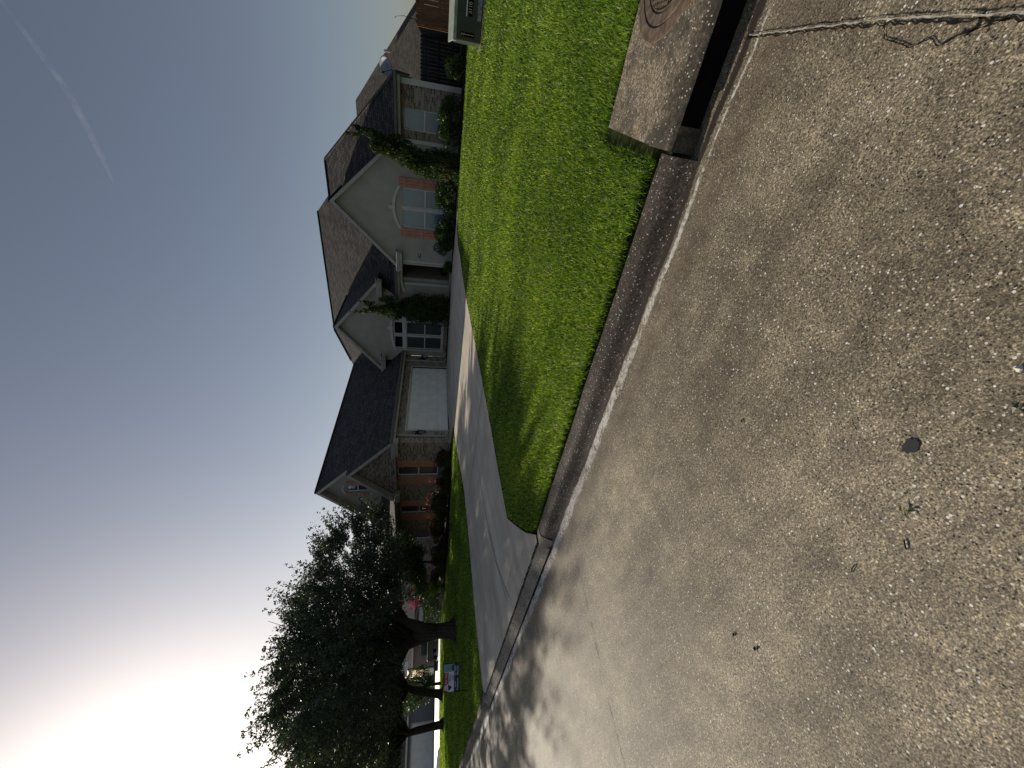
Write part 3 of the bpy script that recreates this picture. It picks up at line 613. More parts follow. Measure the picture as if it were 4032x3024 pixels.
# soldier course bands and header
m=MB()
for i in range(68):
    y=DY0-.1+i*.083
    if y<DY1+.05: m.box(GX-.02,GX+.012,y+.006,y+.076,DZ1+.1,DZ1+.31)
for x0,x1,z in((-16.45,-15.5,3.16),(-19.72,-18.78,3.1)):
    k=int((x1-x0)/.08)
    for i in range(k): m.box(x0+i*.08+.004,x0+i*.08+.076,GY-.012,GY+.02,z+.01,z+.16)
hp(m,'soldier_course',MT['brick'])
m=MB().box(-21.95,-21.15,GY-.07,GY+.1,.2,3.05); hp(m,'pilaster',MT['brickred'])
m=MB().box(-22.02,-21.08,GY-.12,GY+.1,3.05,3.16); hp(m,'pilaster_cap',MT['fascia'])
# garage door
m=MB(); m.box(GX-.12,GX-.08,DY0+.003,DY1-.003,F-.0,DZ1-.003)
rows=4; hh=(DZ1-.06-F)/rows
for r_i in range(rows):
    z0_=F+.01+r_i*hh; m.box(GX-.078,GX-.06,DY0+.05,DY1-.05,z0_+.012,z0_+hh-.008)
gd=hp(m,'garage_door',MT['garage'],bev=.004)
m=MB()
for r_i in range(rows):
    for c in range(8):
        y0_=DY0+.16+c*(DY1-DY0-.32)/8; y1_=y0_+(DY1-DY0-.32)/8-.14; z0_=F+.01+r_i*hh+.12; z1_=z0_+hh-.26
        for a,b,c0,d in((y0_,y1_,z0_,z0_+.025),(y0_,y1_,z1_-.025,z1_),(y0_,y0_+.025,z0_+.025,z1_-.025),(y1_-.025,y1_,z0_+.025,z1_-.025)): m.box(GX-.0595,GX-.035,a,b,c0,d)
hp(m,'raised_panel',MT['garage'],gd)
m=MB(); m.box(GX-.1,GX+.014,DY0-.07,DY0,F,DZ1+.08); m.box(GX-.1,GX+.014,DY1,DY1+.07,F,DZ1+.08); m.box(GX-.1,GX+.016,DY0,DY1,DZ1-.001,DZ1+.08)
hp(m,'door_casing',MT['trim'],gd)
for x0,x1,z0,z1 in wh: window(x0,x1,GY,z0,z1,dark=True)
for x0,x1,z0,z1 in((-15.6,-15.17,1.15,3.16),(-16.95,-16.36,1.15,3.16),(-18.88,-18.46,1.1,3.1),(-20.22,-19.63,1.1,3.1)): shutter(x0,x1,GY,z0,z1)
# --- stucco walls
SG=13.85
m=MB(); tri_y(m,-21.6,-13.8,-17.7,SG,3.42,7.1,hole=(-18.12,-17.55,4.78,5.88))
MF=21.0; mh=(-13.42,-10.55,1.06,3.9)
wall_y(m,-14.3,-9.72,MF,3.3,4.65,[(mh[0],mh[1],3.3,3.9)]); wall_y(m,-13.89,-9.05,MF,.4,3.3,[(mh[0],mh[1],1.06,3.3)])
tri_y(m,-14.8,-9.15,-12.0,MF,4.65,6.98)
m.box(-9.92,-9.72,MF+.2,27,3.3,4.65); m.box(-14.3,-14.1,MF+.2,27,3.3,4.65)
# porch lintel and side/back
m.box(-9.72,-7.7,MF+.02,MF+.22,3.32,3.66); m.box(-9.05,-8.85,MF+.2,24,.7,3.32)
PB=20.5; ph=(-5.93,-4.14,1.15,3.24)
wall_y(m,-7.7,-2.2,PB,.4,3.5,[ph]); tri_y(m,-7.85,-2.2,-5.05,PB,3.5,6.3)
m.box(-7.7,-7.5,PB+.2,24,.4,3.66)
m.box(-9.05,-7.5,24,24.2,.5,3.66)
m.box(-.2,-.04,20.55,20.75,.4,3.3)
hp(m,'wall',MT['stucco'])
m=MB(); wall_y(m,-2.2,-.2,20.6,.4,3.4,[(-1.82,-1.03,1.4,3.12)]); wall_x(m,-.06,20.8,30,.4,3.4); hp(m,'wall',MT['brick'])
window(-18.12,-17.55,SG,4.78,5.88,label='small upper gable window catching the bright sky')
shutter(-17.53,-17.24,SG,4.78,5.88,2); shutter(-18.42,-18.14,SG,4.78,5.88,2)
window(-1.82,-1.03,20.6,1.4,3.12)
# main twin window
window(-5.93,-5.1,PB,1.15,3.24,label='left sash of the arched twin window with pale blinds'); window(-4.97,-4.14,PB,1.15,3.24,label='right sash of the arched twin window with pale blinds')
hp(MB().box(-5.1,-4.97,PB-.02,PB+.19,1.15,3.24),'mullion',MT['trim'])
shutter(-4.11,-3.69,PB,1.2,3.36); shutter(-6.4,-5.97,PB,1.2,3.36)
def arch(x0,x1,y,zs,rise,w,d,mat,name='arch_trim',fill=None):
    m=MB(); n=16; c=(x0+x1)/2; hw=(x1-x0)/2
    zf=lambda f: zs+rise*(1-(2*f-1)**2)
    for i in range(n):
        f0,f1=i/n,(i+1)/n; xa=x0+(x1-x0)*f0; xb=x0+(x1-x0)*f1
        m.prism([(xa,y-d,zf(f0)),(xb,y-d,zf(f1)),(xb,y-d,zf(f1)+w),(xa,y-d,zf(f0)+w)],(0,d+.02,0))
        if fill: fill.prism([(xa,y-.006,zs-.0),(xb,y-.006,zs),(xb,y-.006,zf(f1)),(xa,y-.006,zf(f0))],(0,.03,0))
    return m
m=arch(-6.0,-4.07,PB,3.28,.3,.13,.05,None); m.box(-5.12,-4.96,PB-.08,PB,3.56,3.86); hp(m,'arch_trim',MT['trim'])
m=arch(-18.2,-17.47,SG,5.9,.1,.09,.05,None); hp(m,'arch_trim',MT['trim'])
# mid window: three lights with transoms
m=MB(); y=MF; xs3=[mh[0]+.0,-12.48,-11.5,mh[1]]
m.box(mh[0]-.1,mh[0],y-.04,y+.14,1.0,3.78); m.box(mh[1],mh[1]+.1,y-.04,y+.14,1.0,3.78)
for x in xs3[1:3]: m.box(x-.06,x+.06,y-.02,y+.14,1.06,3.9)
m.box(mh[0],mh[1],y-.03,y+.14,3.18,3.36); m.box(mh[0]-.15,mh[1]+.15,y-.07,y+.1,.96,1.06)
hp(m,'window_casing',MT['trim'])
m=arch(mh[0]-.12,mh[1]+.12,MF,3.76,.22,.14,.06,None); m.box(-12.06,-11.86,MF-.09,MF,3.92,4.26); hp(m,'arch_trim',MT['trim'])
for a,b in zip(xs3[:-1],xs3[1:]):
    window(a+.06 if a!=mh[0] else a,b-.06 if b!=mh[1] else b,MF,1.06,3.18,dark=True); window(a+.06 if a!=mh[0] else a,b-.06 if b!=mh[1] else b,MF,3.36,3.9,sash=False,blind=False)
# stone under the mid window
m=MB().box(mh[0]-.1,mh[1]+.1,MF-.03,MF+.0,.72,.96); hp(m,'apron_stone',MT['brick'])
# porch arch, door, step
m=arch(-9.6,-7.66,MF,3.16,.2,.12,.1,None); hp(m,'arch_trim',MT['trim'])
m=MB(); m.box(-9.15,-9.03,MF-.04,MF+.1,.75,3.2); m.box(-7.72,-7.6,PB-.03,PB+.05,.72,3.25); m.box(-2.28,-2.14,PB-.04,PB+.05,.5,3.4); m.box(-.22,-.02,20.52,20.6,.5,3.35); hp(m,'corner_trim',MT['trim'])
m=MB().box(-9.05,-7.7,20.7,24,.55,.82); hp(m,'porch_step',MT['brick'])
m=MB().box(-8.85,-7.75,23.9,23.98,.82,2.95); dr=hp(m,'front_door',MT['metal'])
# --- roofs
m=MB()
roofp(m,[(-13.55,13.05,3.4),(-15.85,13.05,5.567),(-15.85,13.5,5.567),(-17.7,13.5,7.31),(-17.7,26.5,7.31),(-13.55,26.5,3.4)])
roofp(m,[(-15.85,13.05,5.567),(-17.9,13.05,3.5),(-17.9,13.95,3.5),(-15.85,13.95,5.567)])
roofp(m,[(-17.7,13.5,7.31),(-21.75,13.5,3.4),(-21.75,26.5,3.4),(-17.7,26.5,7.31)])
roofp(m,[(-17.8,13.05,3.4),(-22.1,13.05,3.4),(-22.1,13.86,4.15),(-17.8,13.86,4.15)])
roofp(m,[(-24.3,15.1,3.38),(-21.0,15.1,3.38),(-21.0,20,5.2),(-24.3,20,5.2)])
hp(m,'roof',MT['roof'])
m=MB()
# main hip
e0,e1,rz=3.72,20.7,8.86
roofp(m,[(-21.8,21.3,4.2),(-9.75,21.3,4.2),(-9.75,20.7,3.72),(-7.9,20.7,3.72),(-7.9,21.3,4.2),(-1.65,21.3,4.2),(-7.45,27.1,8.86),(-16,27.1,8.86)])
roofp(m,[(-21.8,21.3,4.2),(-16,27.1,8.86),(-21.8,32.9,4.2)]); roofp(m,[(-1.65,21.3,4.2),(-7.45,27.1,8.86),(-1.65,32.9,4.2)])
roofp(m,[(-22.4,33.5,3.72),(-1.05,33.5,3.72),(-7.45,27.1,8.86),(-16,27.1,8.86)])
hp(m,'roof',MT['roof'])
m=MB()
# mid gable
roofp(m,[(-8.98,20.74,4.68),(-12,20.74,7.2),(-12,26.0,7.2),(-8.98,26.0,4.68)]); roofp(m,[(-15.0,20.74,4.68),(-12,20.74,7.2),(-12,26,7.2),(-15,26,4.68)])
# right gable
roofp(m,[(-8.0,20.27,3.5),(-5.05,20.27,6.5),(-5.05,26.5,6.5),(-8.0,26.5,3.5)]); roofp(m,[(-2.15,20.27,3.5),(-5.05,20.27,6.5),(-5.05,26.5,6.5),(-2.15,26.5,3.5)])
# right wing hip
roofp(m,[(.05,20.2,3.45),(-2.24,20.2,3.45),(-2.24,20.8,3.99),(-8,20.8,3.99),(-8,24.7,7.5),(-4.1,24.7,7.5)]); roofp(m,[(.05,20.2,3.45),(-4.1,24.7,7.5),(.05,29.2,3.45)]); roofp(m,[(.05,29.2,3.45),(-4.1,24.7,7.5),(-8,24.7,7.5),(-8,29.2,3.45)])
hp(m,'roof',MT['roof'])
# ridge caps
m=MB()
for a,b in (((-17.7,13.5,7.33),(-17.7,25.6,7.33)),((-7.45,27.1,8.88),(-16,27.1,8.88)),((-4.1,24.7,7.52),(-6,24.7,7.52)),((.05,20.2,3.47),(-4.1,24.7,7.52)),((-16,27.1,8.88),(-17.6,25.5,7.6)),((-12,20.74,7.22),(-12,24.9,7.22)),((-5.05,20.27,6.52),(-5.05,23.4,6.52))): m.bar(a,b,.16,.04)
hp(m,'ridge_cap',MT['roof'])
# fascia and rakes
m=MB()
def rake(xa,za,xe,ze,y,d=.2,th=.03):   # rake board hanging under the roof edge
    m.prism([(xa,y,za-.02),(xe,y,ze-.02),(xe,y,ze-.02-d),(xa,y,za-.02-d)],(0,-th,0))
rake(-15.85,5.567,-13.55,3.4,13.05); rake(-15.85,5.567,-17.9,3.5,13.05)
rake(-17.7,7.31,-21.75,3.4,13.5); rake(-17.7,7.31,-15.9,5.61,13.5)
rake(-12,7.2,-8.98,4.68,20.74); rake(-12,7.2,-15,4.68,20.74); rake(-5.05,6.5,-8.0,3.5,20.27); rake(-5.05,6.5,-2.15,3.5,20.27)
for (xa,za,xe,ze,ya,yb) in ((-12,7.2,-8.98,4.68,20.76,21.0),(-12,7.2,-15,4.68,20.76,21.0),(-5.05,6.5,-8.0,3.5,20.29,20.5),(-5.05,6.5,-2.15,3.5,20.29,20.5),(-17.7,7.31,-21.75,3.4,13.53,13.85),(-17.7,7.31,-13.6,3.4,13.53,13.85),(-15.85,5.567,-13.6,3.4,13.08,13.4),(-15.85,5.567,-17.9,3.5,13.08,13.4)):
    m.prism([(xa,ya,za-.165),(xe,ya,ze-.165),(xe,yb,ze-.165),(xa,yb,za-.165)],(0,0,-.02))
m.box(-13.62,-13.56,13.05,20.9,3.2,3.4); m.box(-22.1,-17.8,13.07,13.1,3.2,3.36); m.box(-14.5,-13.56,13.02,13.06,3.2,3.38)
m.box(-2.0,.02,20.23,20.26,3.22,3.42); m.box(.0,.03,20.26,29.2,3.22,3.42); m.box(-9.75,-7.9,20.72,20.75,3.48,3.68)
hp(m,'fascia',MT['fascia'])
# soffits
m=MB(); m.box(-13.9,-13.62,13.1,20.95,3.22,3.25); m.box(-22.2,-14.5,13.1,13.4,3.22,3.25); m.box(-2.0,0,20.26,20.6,3.24,3.27); m.box(-.05,.0,20.8,29,3.24,3.27)
m.box(-9.72,-7.7,20.75,21.02,3.5,3.53)
hp(m,'soffit',MT['fascia'])
# boxed eave returns
m=MB()
def ret(x0,x1,y0,y1,z): m.box(x0,x1,y0,y1,z,z+.1); m.box(x0+.04,x1-.04,y0+.04,y1,z-.12,z); m.prism([(x0-.02,y0-.02,z+.1),(x1+.02,y0-.02,z+.1),(x1+.02,y1,z+.2),(x0-.02,y1,z+.2)],(0,0,.03))
ret(-8.1,-7.1,20.1,20.5,3.4); ret(-2.75,-2.1,20.1,20.5,3.4); ret(-15.0,-13.85,20.5,21.0,4.55); ret(-10.3,-8.95,20.5,21.0,4.55); ret(-14.5,-13.55,12.98,13.4,3.2); ret(-18.1,-17.45,12.98,13.4,3.2)
hp(m,'eave_return',MT['fascia'])
def gutter(a,b):
    m=MB().bar(a,b,.12,.11); o=hp(m,'gutter',MT['gutter'],bev=.02)
gutter((-13.49,13.0,3.36),(-13.49,20.85,3.38)); gutter((-2.0,20.14,3.4),(.1,20.14,3.4)); gutter((.12,20.2,3.4),(.12,29,3.4)); gutter((-9.75,20.64,3.66),(-8.1,20.64,3.66)); gutter((-18.0,12.99,3.32),(-22.15,12.99,3.32))
def spout(pts):
    m=MB()
    for a,b in zip(pts[:-1],pts[1:]): m.bar(a,b,.07,.09,(1,0,0) if abs(b[2]-a[2])>.5 else (0,0,1))
    hp(m,'downspout',MT['fascia'],bev=.01)
spout([(-13.5,13.75,3.3),(-13.8,13.8,3.1),(-13.84,13.8,.85),(-13.6,13.8,.78)]); spout([(-13.5,20.35,3.3),(-13.8,20.3,3.15),(-13.84,20.3,.85),(-13.6,20.3,.78)]); spout([(-7.78,20.5,3.5),(-7.76,20.44,3.2),(-7.76,20.44,.8)])
# wall lanterns
for y in (13.98,20.65):
    m=MB(); x=GX+.05; m.box(GX,GX+.03,y-.06,y+.06,2.0,2.35); m.tube([(GX+.02,y,2.3),(GX+.1,y,2.48),(GX+.18,y,2.45),(GX+.17,y,2.3)],.012,6); m.tube([(GX+.17,y,1.82),(GX+.17,y,1.88)],[.02,.07],8); m.tube([(GX+.17,y,2.14),(GX+.17,y,2.22),(GX+.17,y,2.3)],[.11,.08,.02],8)
    for q in range(6): an=q*math.pi/3; m.bar((GX+.17+.07*math.cos(an),y+.07*math.sin(an),1.88),(GX+.17+.1*math.cos(an),y+.1*math.sin(an),2.14),.012,.012)
    l=hp(m,'wall_lantern',MT['metal']); hp(MB().tube([(GX+.17,y,1.89),(GX+.17,y,2.13)],[.06,.085],8),'lamp_glass',MT['glass'],l)
# house number plaque
pl=hp(MB().box(-7.42,-7.2,PB-.03,PB,2.34,2.5),'house_number_plaque',MT['navy'],bev=.012)
def text(s,size,mat,parent,loc,rot,name,al='CENTER',ext=.002,sx=1.):
    c=bpy.data.curves.new('t','FONT'); c.body=s; c.size=size; c.align_x=al; c.align_y='CENTER'; c.extrude=ext
    o=bpy.data.objects.new('t',c); COL.objects.link(o); bpy.context.view_layer.update()
    me=bpy.data.meshes.new_from_object(o.evaluated_get(bpy.context.evaluated_depsgraph_get())); bpy.data.objects.remove(o)
    me.materials.clear(); me.materials.append(mat); me.name=name
    me.transform(Matrix.Scale(sx,4,(1,0,0))); me.transform(Matrix.Translation(loc)@rot)
    n=bpy.data.objects.new(name,me); COL.objects.link(n); n.parent=parent; return n
FX=Matrix.Rotation(R_(90),4,'X')
text('728',.12,MT['wht'],pl,Vector((-7.31,PB-.035,2.42))-HB,FX,'number')
# ---------------------------------------------------------------- satellite dish
t2=thing('satellite_dish','grey satellite dish on a bent arm at the right end of the eave','satellite dish',(.12,21.6,3.4))
m=MB(); m.tube([(0,0,0),(.02,-.05,.25),(.1,-.1,.38)],.02,8); m.build('mast',MT['metal'],t2)
m=MB(); n=24
ax=Vector((-.35,-.75,.55)).normalized(); uu=ax.cross(Vector((0,0,1))).normalized(); vv=uu.cross(ax).normalized(); c=Vector((.12,-.12,.45))
rings=[(0,-.06),(.15,-.05),(.3,-.01),(.37,.02)]
for r_,dpt in rings:
    for q in range(n): an=2*math.pi*q/n; m.v.append(tuple(c+uu*r_*math.cos(an)+vv*r_*.9*math.sin(an)+ax*dpt))
for i in range(3):
    for q in range(n): m.f.append((i*n+q,i*n+(q+1)%n,(i+1)*n+(q+1)%n,(i+1)*n+q)); m.m.append(0)
d_=m.build('reflector',MT['grey'],t2,smooth=True); sdm=d_.modifiers.new('s','SOLIDIFY'); sdm.thickness=.015
m=MB(); m.tube([c-vv*.3,c-vv*.2+ax*.45],.012,6); m.tube([c-vv*.2+ax*.43,c-vv*.19+ax*.52],.035,8); m.build('feed_arm',MT['metal'],t2)
# ---------------------------------------------------------------- neighbour house behind (right)
hn=thing('neighbour_house','weathered-roof house far behind the dark fence at right','house',(0,48,0))
m=MB()
A0=(-2.7,52,10.2)
roofp(m,[(-14,52,10.2),A0,(5.5,44.8,3.4),(-20,44.8,3.4)]); roofp(m,[A0,(5.5,44.8,3.4),(5.5,59,3.4)])
ap=(1.45,46.8,6.15)
roofp(m,[(-1.9,43.6,3.35),(9.5,43.6,3.35),(6.6,46.8,6.15) if False else (4.8,46.9,3.9),ap]) if False else None
roofp(m,[(-.9,43.9,3.35),(4.9,43.9,3.35),(1.47,46.8,6.12)]); roofp(m,[(4.9,43.9,3.35),(4.9,50,3.35),(1.47,46.8,6.12)]); roofp(m,[(-.9,43.9,3.35),(-.9,50,3.35),(1.47,46.8,6.12)])
loc(m.build('roof',MT['roofw'],hn))
m=MB().box(-18,5,45,56,.3,3.3); m.box(-.5,4.5,44.3,45,.3,3.3); loc(m.build('wall',MT['brick'],hn))
m=MB().box(-.9,4.9,43.8,43.88,3.2,3.36); loc(m.build('fascia',MT['fascia'],hn))
m=MB(); m.tube([(1.6,47,6.0),(1.6,47,6.5)],.06,8); m.tube([(1.6,47,6.45),(1.6,47,6.6)],.11,8); loc(m.build('roof_vent',MT['grey'],hn))
# ---------------------------------------------------------------- fences
def fence(name,label,p0,p1,zt,mat,bw=.14,lean=0):
    a=Vector((*p0,0));b=Vector((*p1,0)); L=(b-a).length; d=(b-a).normalized(); nrm=Vector((-d.y,d.x,0)); T=thing(name,label,'fence',(a.x,a.y,terr(a.x,a.y)))
    n=int(L/bw); bmm=MB(); rr=random.Random(4)
    for i in range(n):
        s=a+d*(i*bw+.004); e=a+d*((i+1)*bw-.004); z0_=terr(s.x,s.y)+.03; top=zt+rr.uniform(-.012,.012); of=nrm*rr.uniform(-.003,.003)
        w=(e-s)*.22; pts=[s+of+Vector((0,0,z0_)),e+of+Vector((0,0,z0_)),e+of+Vector((0,0,top-.05)),e-w+of+Vector((0,0,top)),s+w+of+Vector((0,0,top)),s+of+Vector((0,0,top-.05))]
        bmm.prism([tuple(q) for q in pts],tuple(nrm*.018))
    loc(bmm.build('board_panel',mat,T))
    m=MB()
    for z in (.35,1.0,1.6): q=a+nrm*.045; w_=b+nrm*.045; m.bar((q.x,q.y,terr(a.x,a.y)+z),(w_.x,w_.y,terr(a.x,a.y)+z),.05,.09)
    loc(m.build('rail',mat,T))
    k=int(L/2.4)+1
    for i in range(k+1):
        q=a+d*min(L,i*2.4)+nrm*.1; loc(MB().box(q.x-.045,q.x+.045,q.y-.045,q.y+.045,.3,zt-.05).build('post',mat,T))
    return T
fence('wooden_fence','reddish brown cedar fence with dog-eared boards behind the green transformer',(1.56,19.0),(14,19.0),2.54,MT['fence'])
fence('wooden_fence','dark grey weathered fence in deep shade between the house and the cedar fence',(-.02,24),(1.75,24),2.56,MT['fenced'])
fence('wooden_fence','side run of fence leading back behind the cedar fence end',(1.66,24),(1.62,19.12),2.52,MT['fenced'])
# bare twig behind the fence
tw=thing('bare_sapling','thin bare stem sticking up above the cedar fence','sapling',(1.75,20.2,.7))
m=MB().tube([(0,0,0),(.03,0,1.9),(.06,0,2.35),(.0,0,2.62)],[.02,.014,.008,.004],5); m.tube([(.0,0,2.6),(-.05,0,2.66)],.01,4); m.build('stem',MT['bark'],tw)
# ---------------------------------------------------------------- transformer
gz=terr(1,13.6)
tt=thing('transformer_box','dark green pad-mounted utility transformer in the lawn with yellow number decals','transformer',(1.75,13.85,gz))
m=MB(); w=.79; m.prism([(-w,-.42,.02),(w,-.42,.02),(w,.42,.02),(-w,.42,.02)],(0,0,.70)); o=m.build('cabinet',MT['tx'],tt); bevel(o,.03,3)
m=MB(); m.prism([(-w-.02,-.45,.72),(w+.02,-.45,.72),(w+.02,.45,.83),(-w-.02,.45,.83)],(0,0,.03)); m.prism([(-w-.02,-.45,.66),(-w-.02,-.45,.75),(w+.02,-.45,.75),(w+.02,-.45,.66)],(0,.03,0)); o=m.build('lid',m_plain('sunlit_lid_paint',(.3,.33,.25),.45,.4,.15,8),tt); bevel(o,.02,3)  # lid coloured far lighter than the cabinet to stand for sunlight on top
m=MB().box(-w-.1,w+.1,-.52,.52,-.1,.03); o=m.build('pad',MT['box'],tt); 
m=MB().box(-.35,.12,-.432,-.423,.06,.16); m.build('vent_plate',m_plain('scuffed_zinc',(.22,.25,.25),.5,.5,.4,30),tt)
m=MB().box(-.29,.03,-.428,-.421,.285,.395).box(-w+.1,-w+.19,-.428,-.421,.22,.55); m.build('decal_backing',MT['black'],tt)
text('2110',.11,MT['yellow'],tt,Vector((-.13,-.431,.34)),FX,'decal_number')
for i,ch in enumerate('2111'): text(ch,.1,MT['yellow'],tt,Vector((-w+.145,-.431,.5-i*.08)),FX,'decal_number')
m=MB().box(-.3,.0,-.427,-.42,.42,.445); m.build('label_strip',MT['wht'],tt)
# ---------------------------------------------------------------- yard sign
sg=thing('yard_sign','red, white and navy for sale sign on a thin wire frame in the shaded grass','sign',(-15.38,4.25,terr(-15.38,4.25)),0)
dv=(Vector((-15.06,4.55,0))-Vector((-15.7,3.95,0))).normalized(); sg.rotation_euler=(0,0,math.atan2(dv.y,dv.x))
hw=.43; zb_,zt_=.27,.76
m=MB()
for x in(-hw-.01,hw+.01): m.box(x-.009,x+.009,-.009,.009,-.12,zt_+.02)
m.box(-hw-.01,hw+.01,-.009,.009,zt_+.01,zt_+.03); m.box(-hw-.01,hw+.01,-.009,.009,zb_-.03,zb_-.01); m.build('frame',MT['metal'],sg)
pn=MB().box(-hw,hw,-.004,.004,zb_,zt_).build('panel',MT['wht'],sg)
m=MB().box(-hw,hw,-.0065,-.0045,zb_,zb_+.16); m.build('navy_band',MT['navy'],pn)
m=MB().box(-hw,.17,-.0065,-.0045,zt_-.15,zt_); m.build('red_band',MT['red'],pn)
m=MB().box(.19,hw-.005,-.0065,-.0045,zb_+.165,zt_-.005); pt=m.build('portrait',MT['skyb'],pn)
m=MB(); cc=[(.31+.065*math.cos(a_*.5236),-.0075,.58+.085*math.sin(a_*.5236)) for a_ in range(12)]; m.add(cc,[tuple(range(12))]); m.build('portrait_face',MT['skin'],pn)
m=MB(); m.add([(.2,-.0075,zb_+.17),(.42,-.0075,zb_+.17),(.38,-.0075,.5),(.31,-.0075,.51),(.24,-.0075,.5)],[(0,1,2,3,4)]); m.build('portrait_jacket',MT['navy'],pn)
m=MB(); cc=[(-.29+.11*math.cos(a_*.393),-.0075,.64+.1*math.sin(a_*.393)) for a_ in range(16)]; m.add(cc,[tuple(range(16))]); m.build('balloon_logo',MT['wht'],pn)
m=MB(); m.add([(-.38,-.0085,.62),(-.2,-.0085,.62),(-.23,-.0085,.56),(-.29,-.0085,.49),(-.35,-.0085,.56)],[(0,1,2,3,4)]); m.build('balloon_canopy',MT['navy'],pn)
text('RE/MAX',.055,MT['red'],pn,Vector((-.29,-.009,.675)),FX,'lettering'); text('For Sale',.1,MT['wht'],pn,Vector((-.0,-.009,.685)),FX,'lettering')
text('Hester\nDell',.09,MT['navy'],pn,Vector((.0,-.009,.52)),FX,'lettering'); text('Home\nProfessionals',.07,MT['wht'],pn,Vector((-.21,-.009,.35)),FX,'lettering'); text('317-8400\n990-3700',.075,MT['wht'],pn,Vector((.21,-.009,.35)),FX,'lettering')
# ---------------------------------------------------------------- cypresses
def cypress(label,bx,by,axis,nl,seed,leaf=.11,group=None):
    z=terr(bx,by); T=thing('cypress_tree',label,'tree',(bx,by,z),0,group)
    m=MB(); m.tube([(0,0,-.05),(axis[len(axis)//2][0]-bx,0,axis[len(axis)//2][1]-z),(axis[-1][0]-bx,0,axis[-1][1]-z)],[.07,.04,.01],7); m.build('trunk',MT['bark'],T)
    rr=random.Random(seed); cen=[];rads=[]
    for (x,zc,rd) in axis:
        for q in range(7):
            an=rr.uniform(0,6.28); f=rr.uniform(.2,.7); s=rd*rr.uniform(.45,.65); cen.append((x-bx+math.cos(an)*rd*f,math.sin(an)*rd*f,zc-z+rr.uniform(-.15,.2))); rads.append((s,s,s*1.5))
    leaves(cen,rads,nl,leaf,MT['cyp'],'crown',T,shell=.65,seed=seed,aspect=.35,up=1.6)
    return T
cypress('twisted dark cypress leaning in front of the right gable corner',-2.75,18.9,[(-2.75,1.0,.6),(-2.8,1.4,.62),(-2.8,1.8,.55),(-2.75,2.2,.5),(-2.65,2.6,.48),(-2.5,3.0,.46),(-2.35,3.3,.42),(-2.35,3.65,.36),(-2.45,3.9,.28),(-2.1,3.95,.26),(-2.5,4.2,.16),(-1.98,4.3,.2),(-1.9,4.6,.14),(-2.1,4.8,.1),(-2.12,5.1,.07),(-1.8,4.85,.08)],26000,21)
cypress('dark spiky cypress standing against the middle stucco gable',-10.3,20.15,[(-10.2,.95,.75),(-10.2,1.4,.78),(-10.25,1.9,.72),(-10.2,2.4,.75),(-10.2,2.9,.68),(-10.3,3.3,.6),(-10.4,3.7,.5),(-9.9,3.9,.3),(-10.45,4.1,.42),(-10.5,4.5,.32),(-9.75,4.25,.15),(-10.45,4.85,.24),(-10.1,5.0,.18),(-10.55,5.2,.17),(-10.0,5.35,.1),(-10.6,5.6,.1),(-10.65,5.95,.06)],30000,22)
# ---------------------------------------------------------------- shrubs
def shrub(name,label,c,rad,nl,mat,seed,leaf=.07,box=False,blobs=10,cat='shrub',group=None,extra=None,stem=True,tl=(0,1)):
    z=terr(c[0],c[1]); T=thing(name,label,cat,(c[0],c[1],z),0,group); rr=random.Random(seed)
    if box: cen=[(0,0,rad[2])]; rads=[rad]
    else:
        cen=[];rads=[]
        for q in range(blobs):
            an=rr.uniform(0,6.28); f=rr.random()**.6; zf=rr.uniform(.25,1.45); s=rr.uniform(.35,.55)
            cen.append((math.cos(an)*rad[0]*f*.75,math.sin(an)*rad[1]*f*.75,rad[2]*zf)); k=min(rad)*.8*s+.1; rads.append((max(k,rad[0]*s*.6),max(k,rad[1]*s*.6),max(.12,rad[2]*s)))
    leaves(cen,rads,nl,leaf,mat,'foliage',T,shell=.75,seed=seed,box=box,tlo=tl[0],thi=tl[1])
    if stem:
        m=MB()
        for q in range(5):
            an=q*1.25; m.tube([(0,0,-.05),(math.cos(an)*rad[0]*.3,math.sin(an)*rad[1]*.3,rad[2]*.7),(math.cos(an)*rad[0]*.55,math.sin(an)*rad[1]*.55,rad[2]*1.3)],[.02,.014,.006],5)
        m.build('stem',MT['bark'],T)
    if extra: extra(T,rr)
    return T
def tips(mat,n,zr,leaf,rad):
    def f(T,rr):
        cen=[(rr.uniform(-rad[0],rad[0]),rr.uniform(-rad[1],rad[1]),rr.uniform(*zr)) for _ in range(n)]
        leaves(cen,[.09]*n,n*14,leaf,mat,'new_growth',T,shell=.2,seed=rr.randint(0,999))
    return f
hx=[(-14.75,12.95,.55,.42),(-15.9,12.6,.62,.47),(-17.1,12.35,.72,.55),(-18.4,12.3,.7,.5),(-19.7,12.2,.75,.5),(-21.0,12.1,.72,.48),(-22.3,12.0,.72,.45),(-23.6,12.0,.7,.42)]
hl=['small rounded end shrub nearest the garage corner','low photinia shrub right of the first brick-wall window','tall red-tipped photinia under the first shuttered window','red-tipped photinia between the two shuttered windows','red-tipped photinia under the second shuttered window','photinia in front of the red brick pilaster','photinia left of the red pilaster','last low shrub of the hedge before the far lawn']
for i,(x,y,rx,rzz) in enumerate(hx):
    shrub('photinia_shrub',hl[i],(x,y),(rx,.55,rzz),5200,MT['photinia'],40+i,.07,group='hedge shrubs along the brick wall',extra=tips(MT['redtip'],10 if 1<i<6 else 3,(rzz*1.5,rzz*2.3),.07,(rx*.8,.4)))
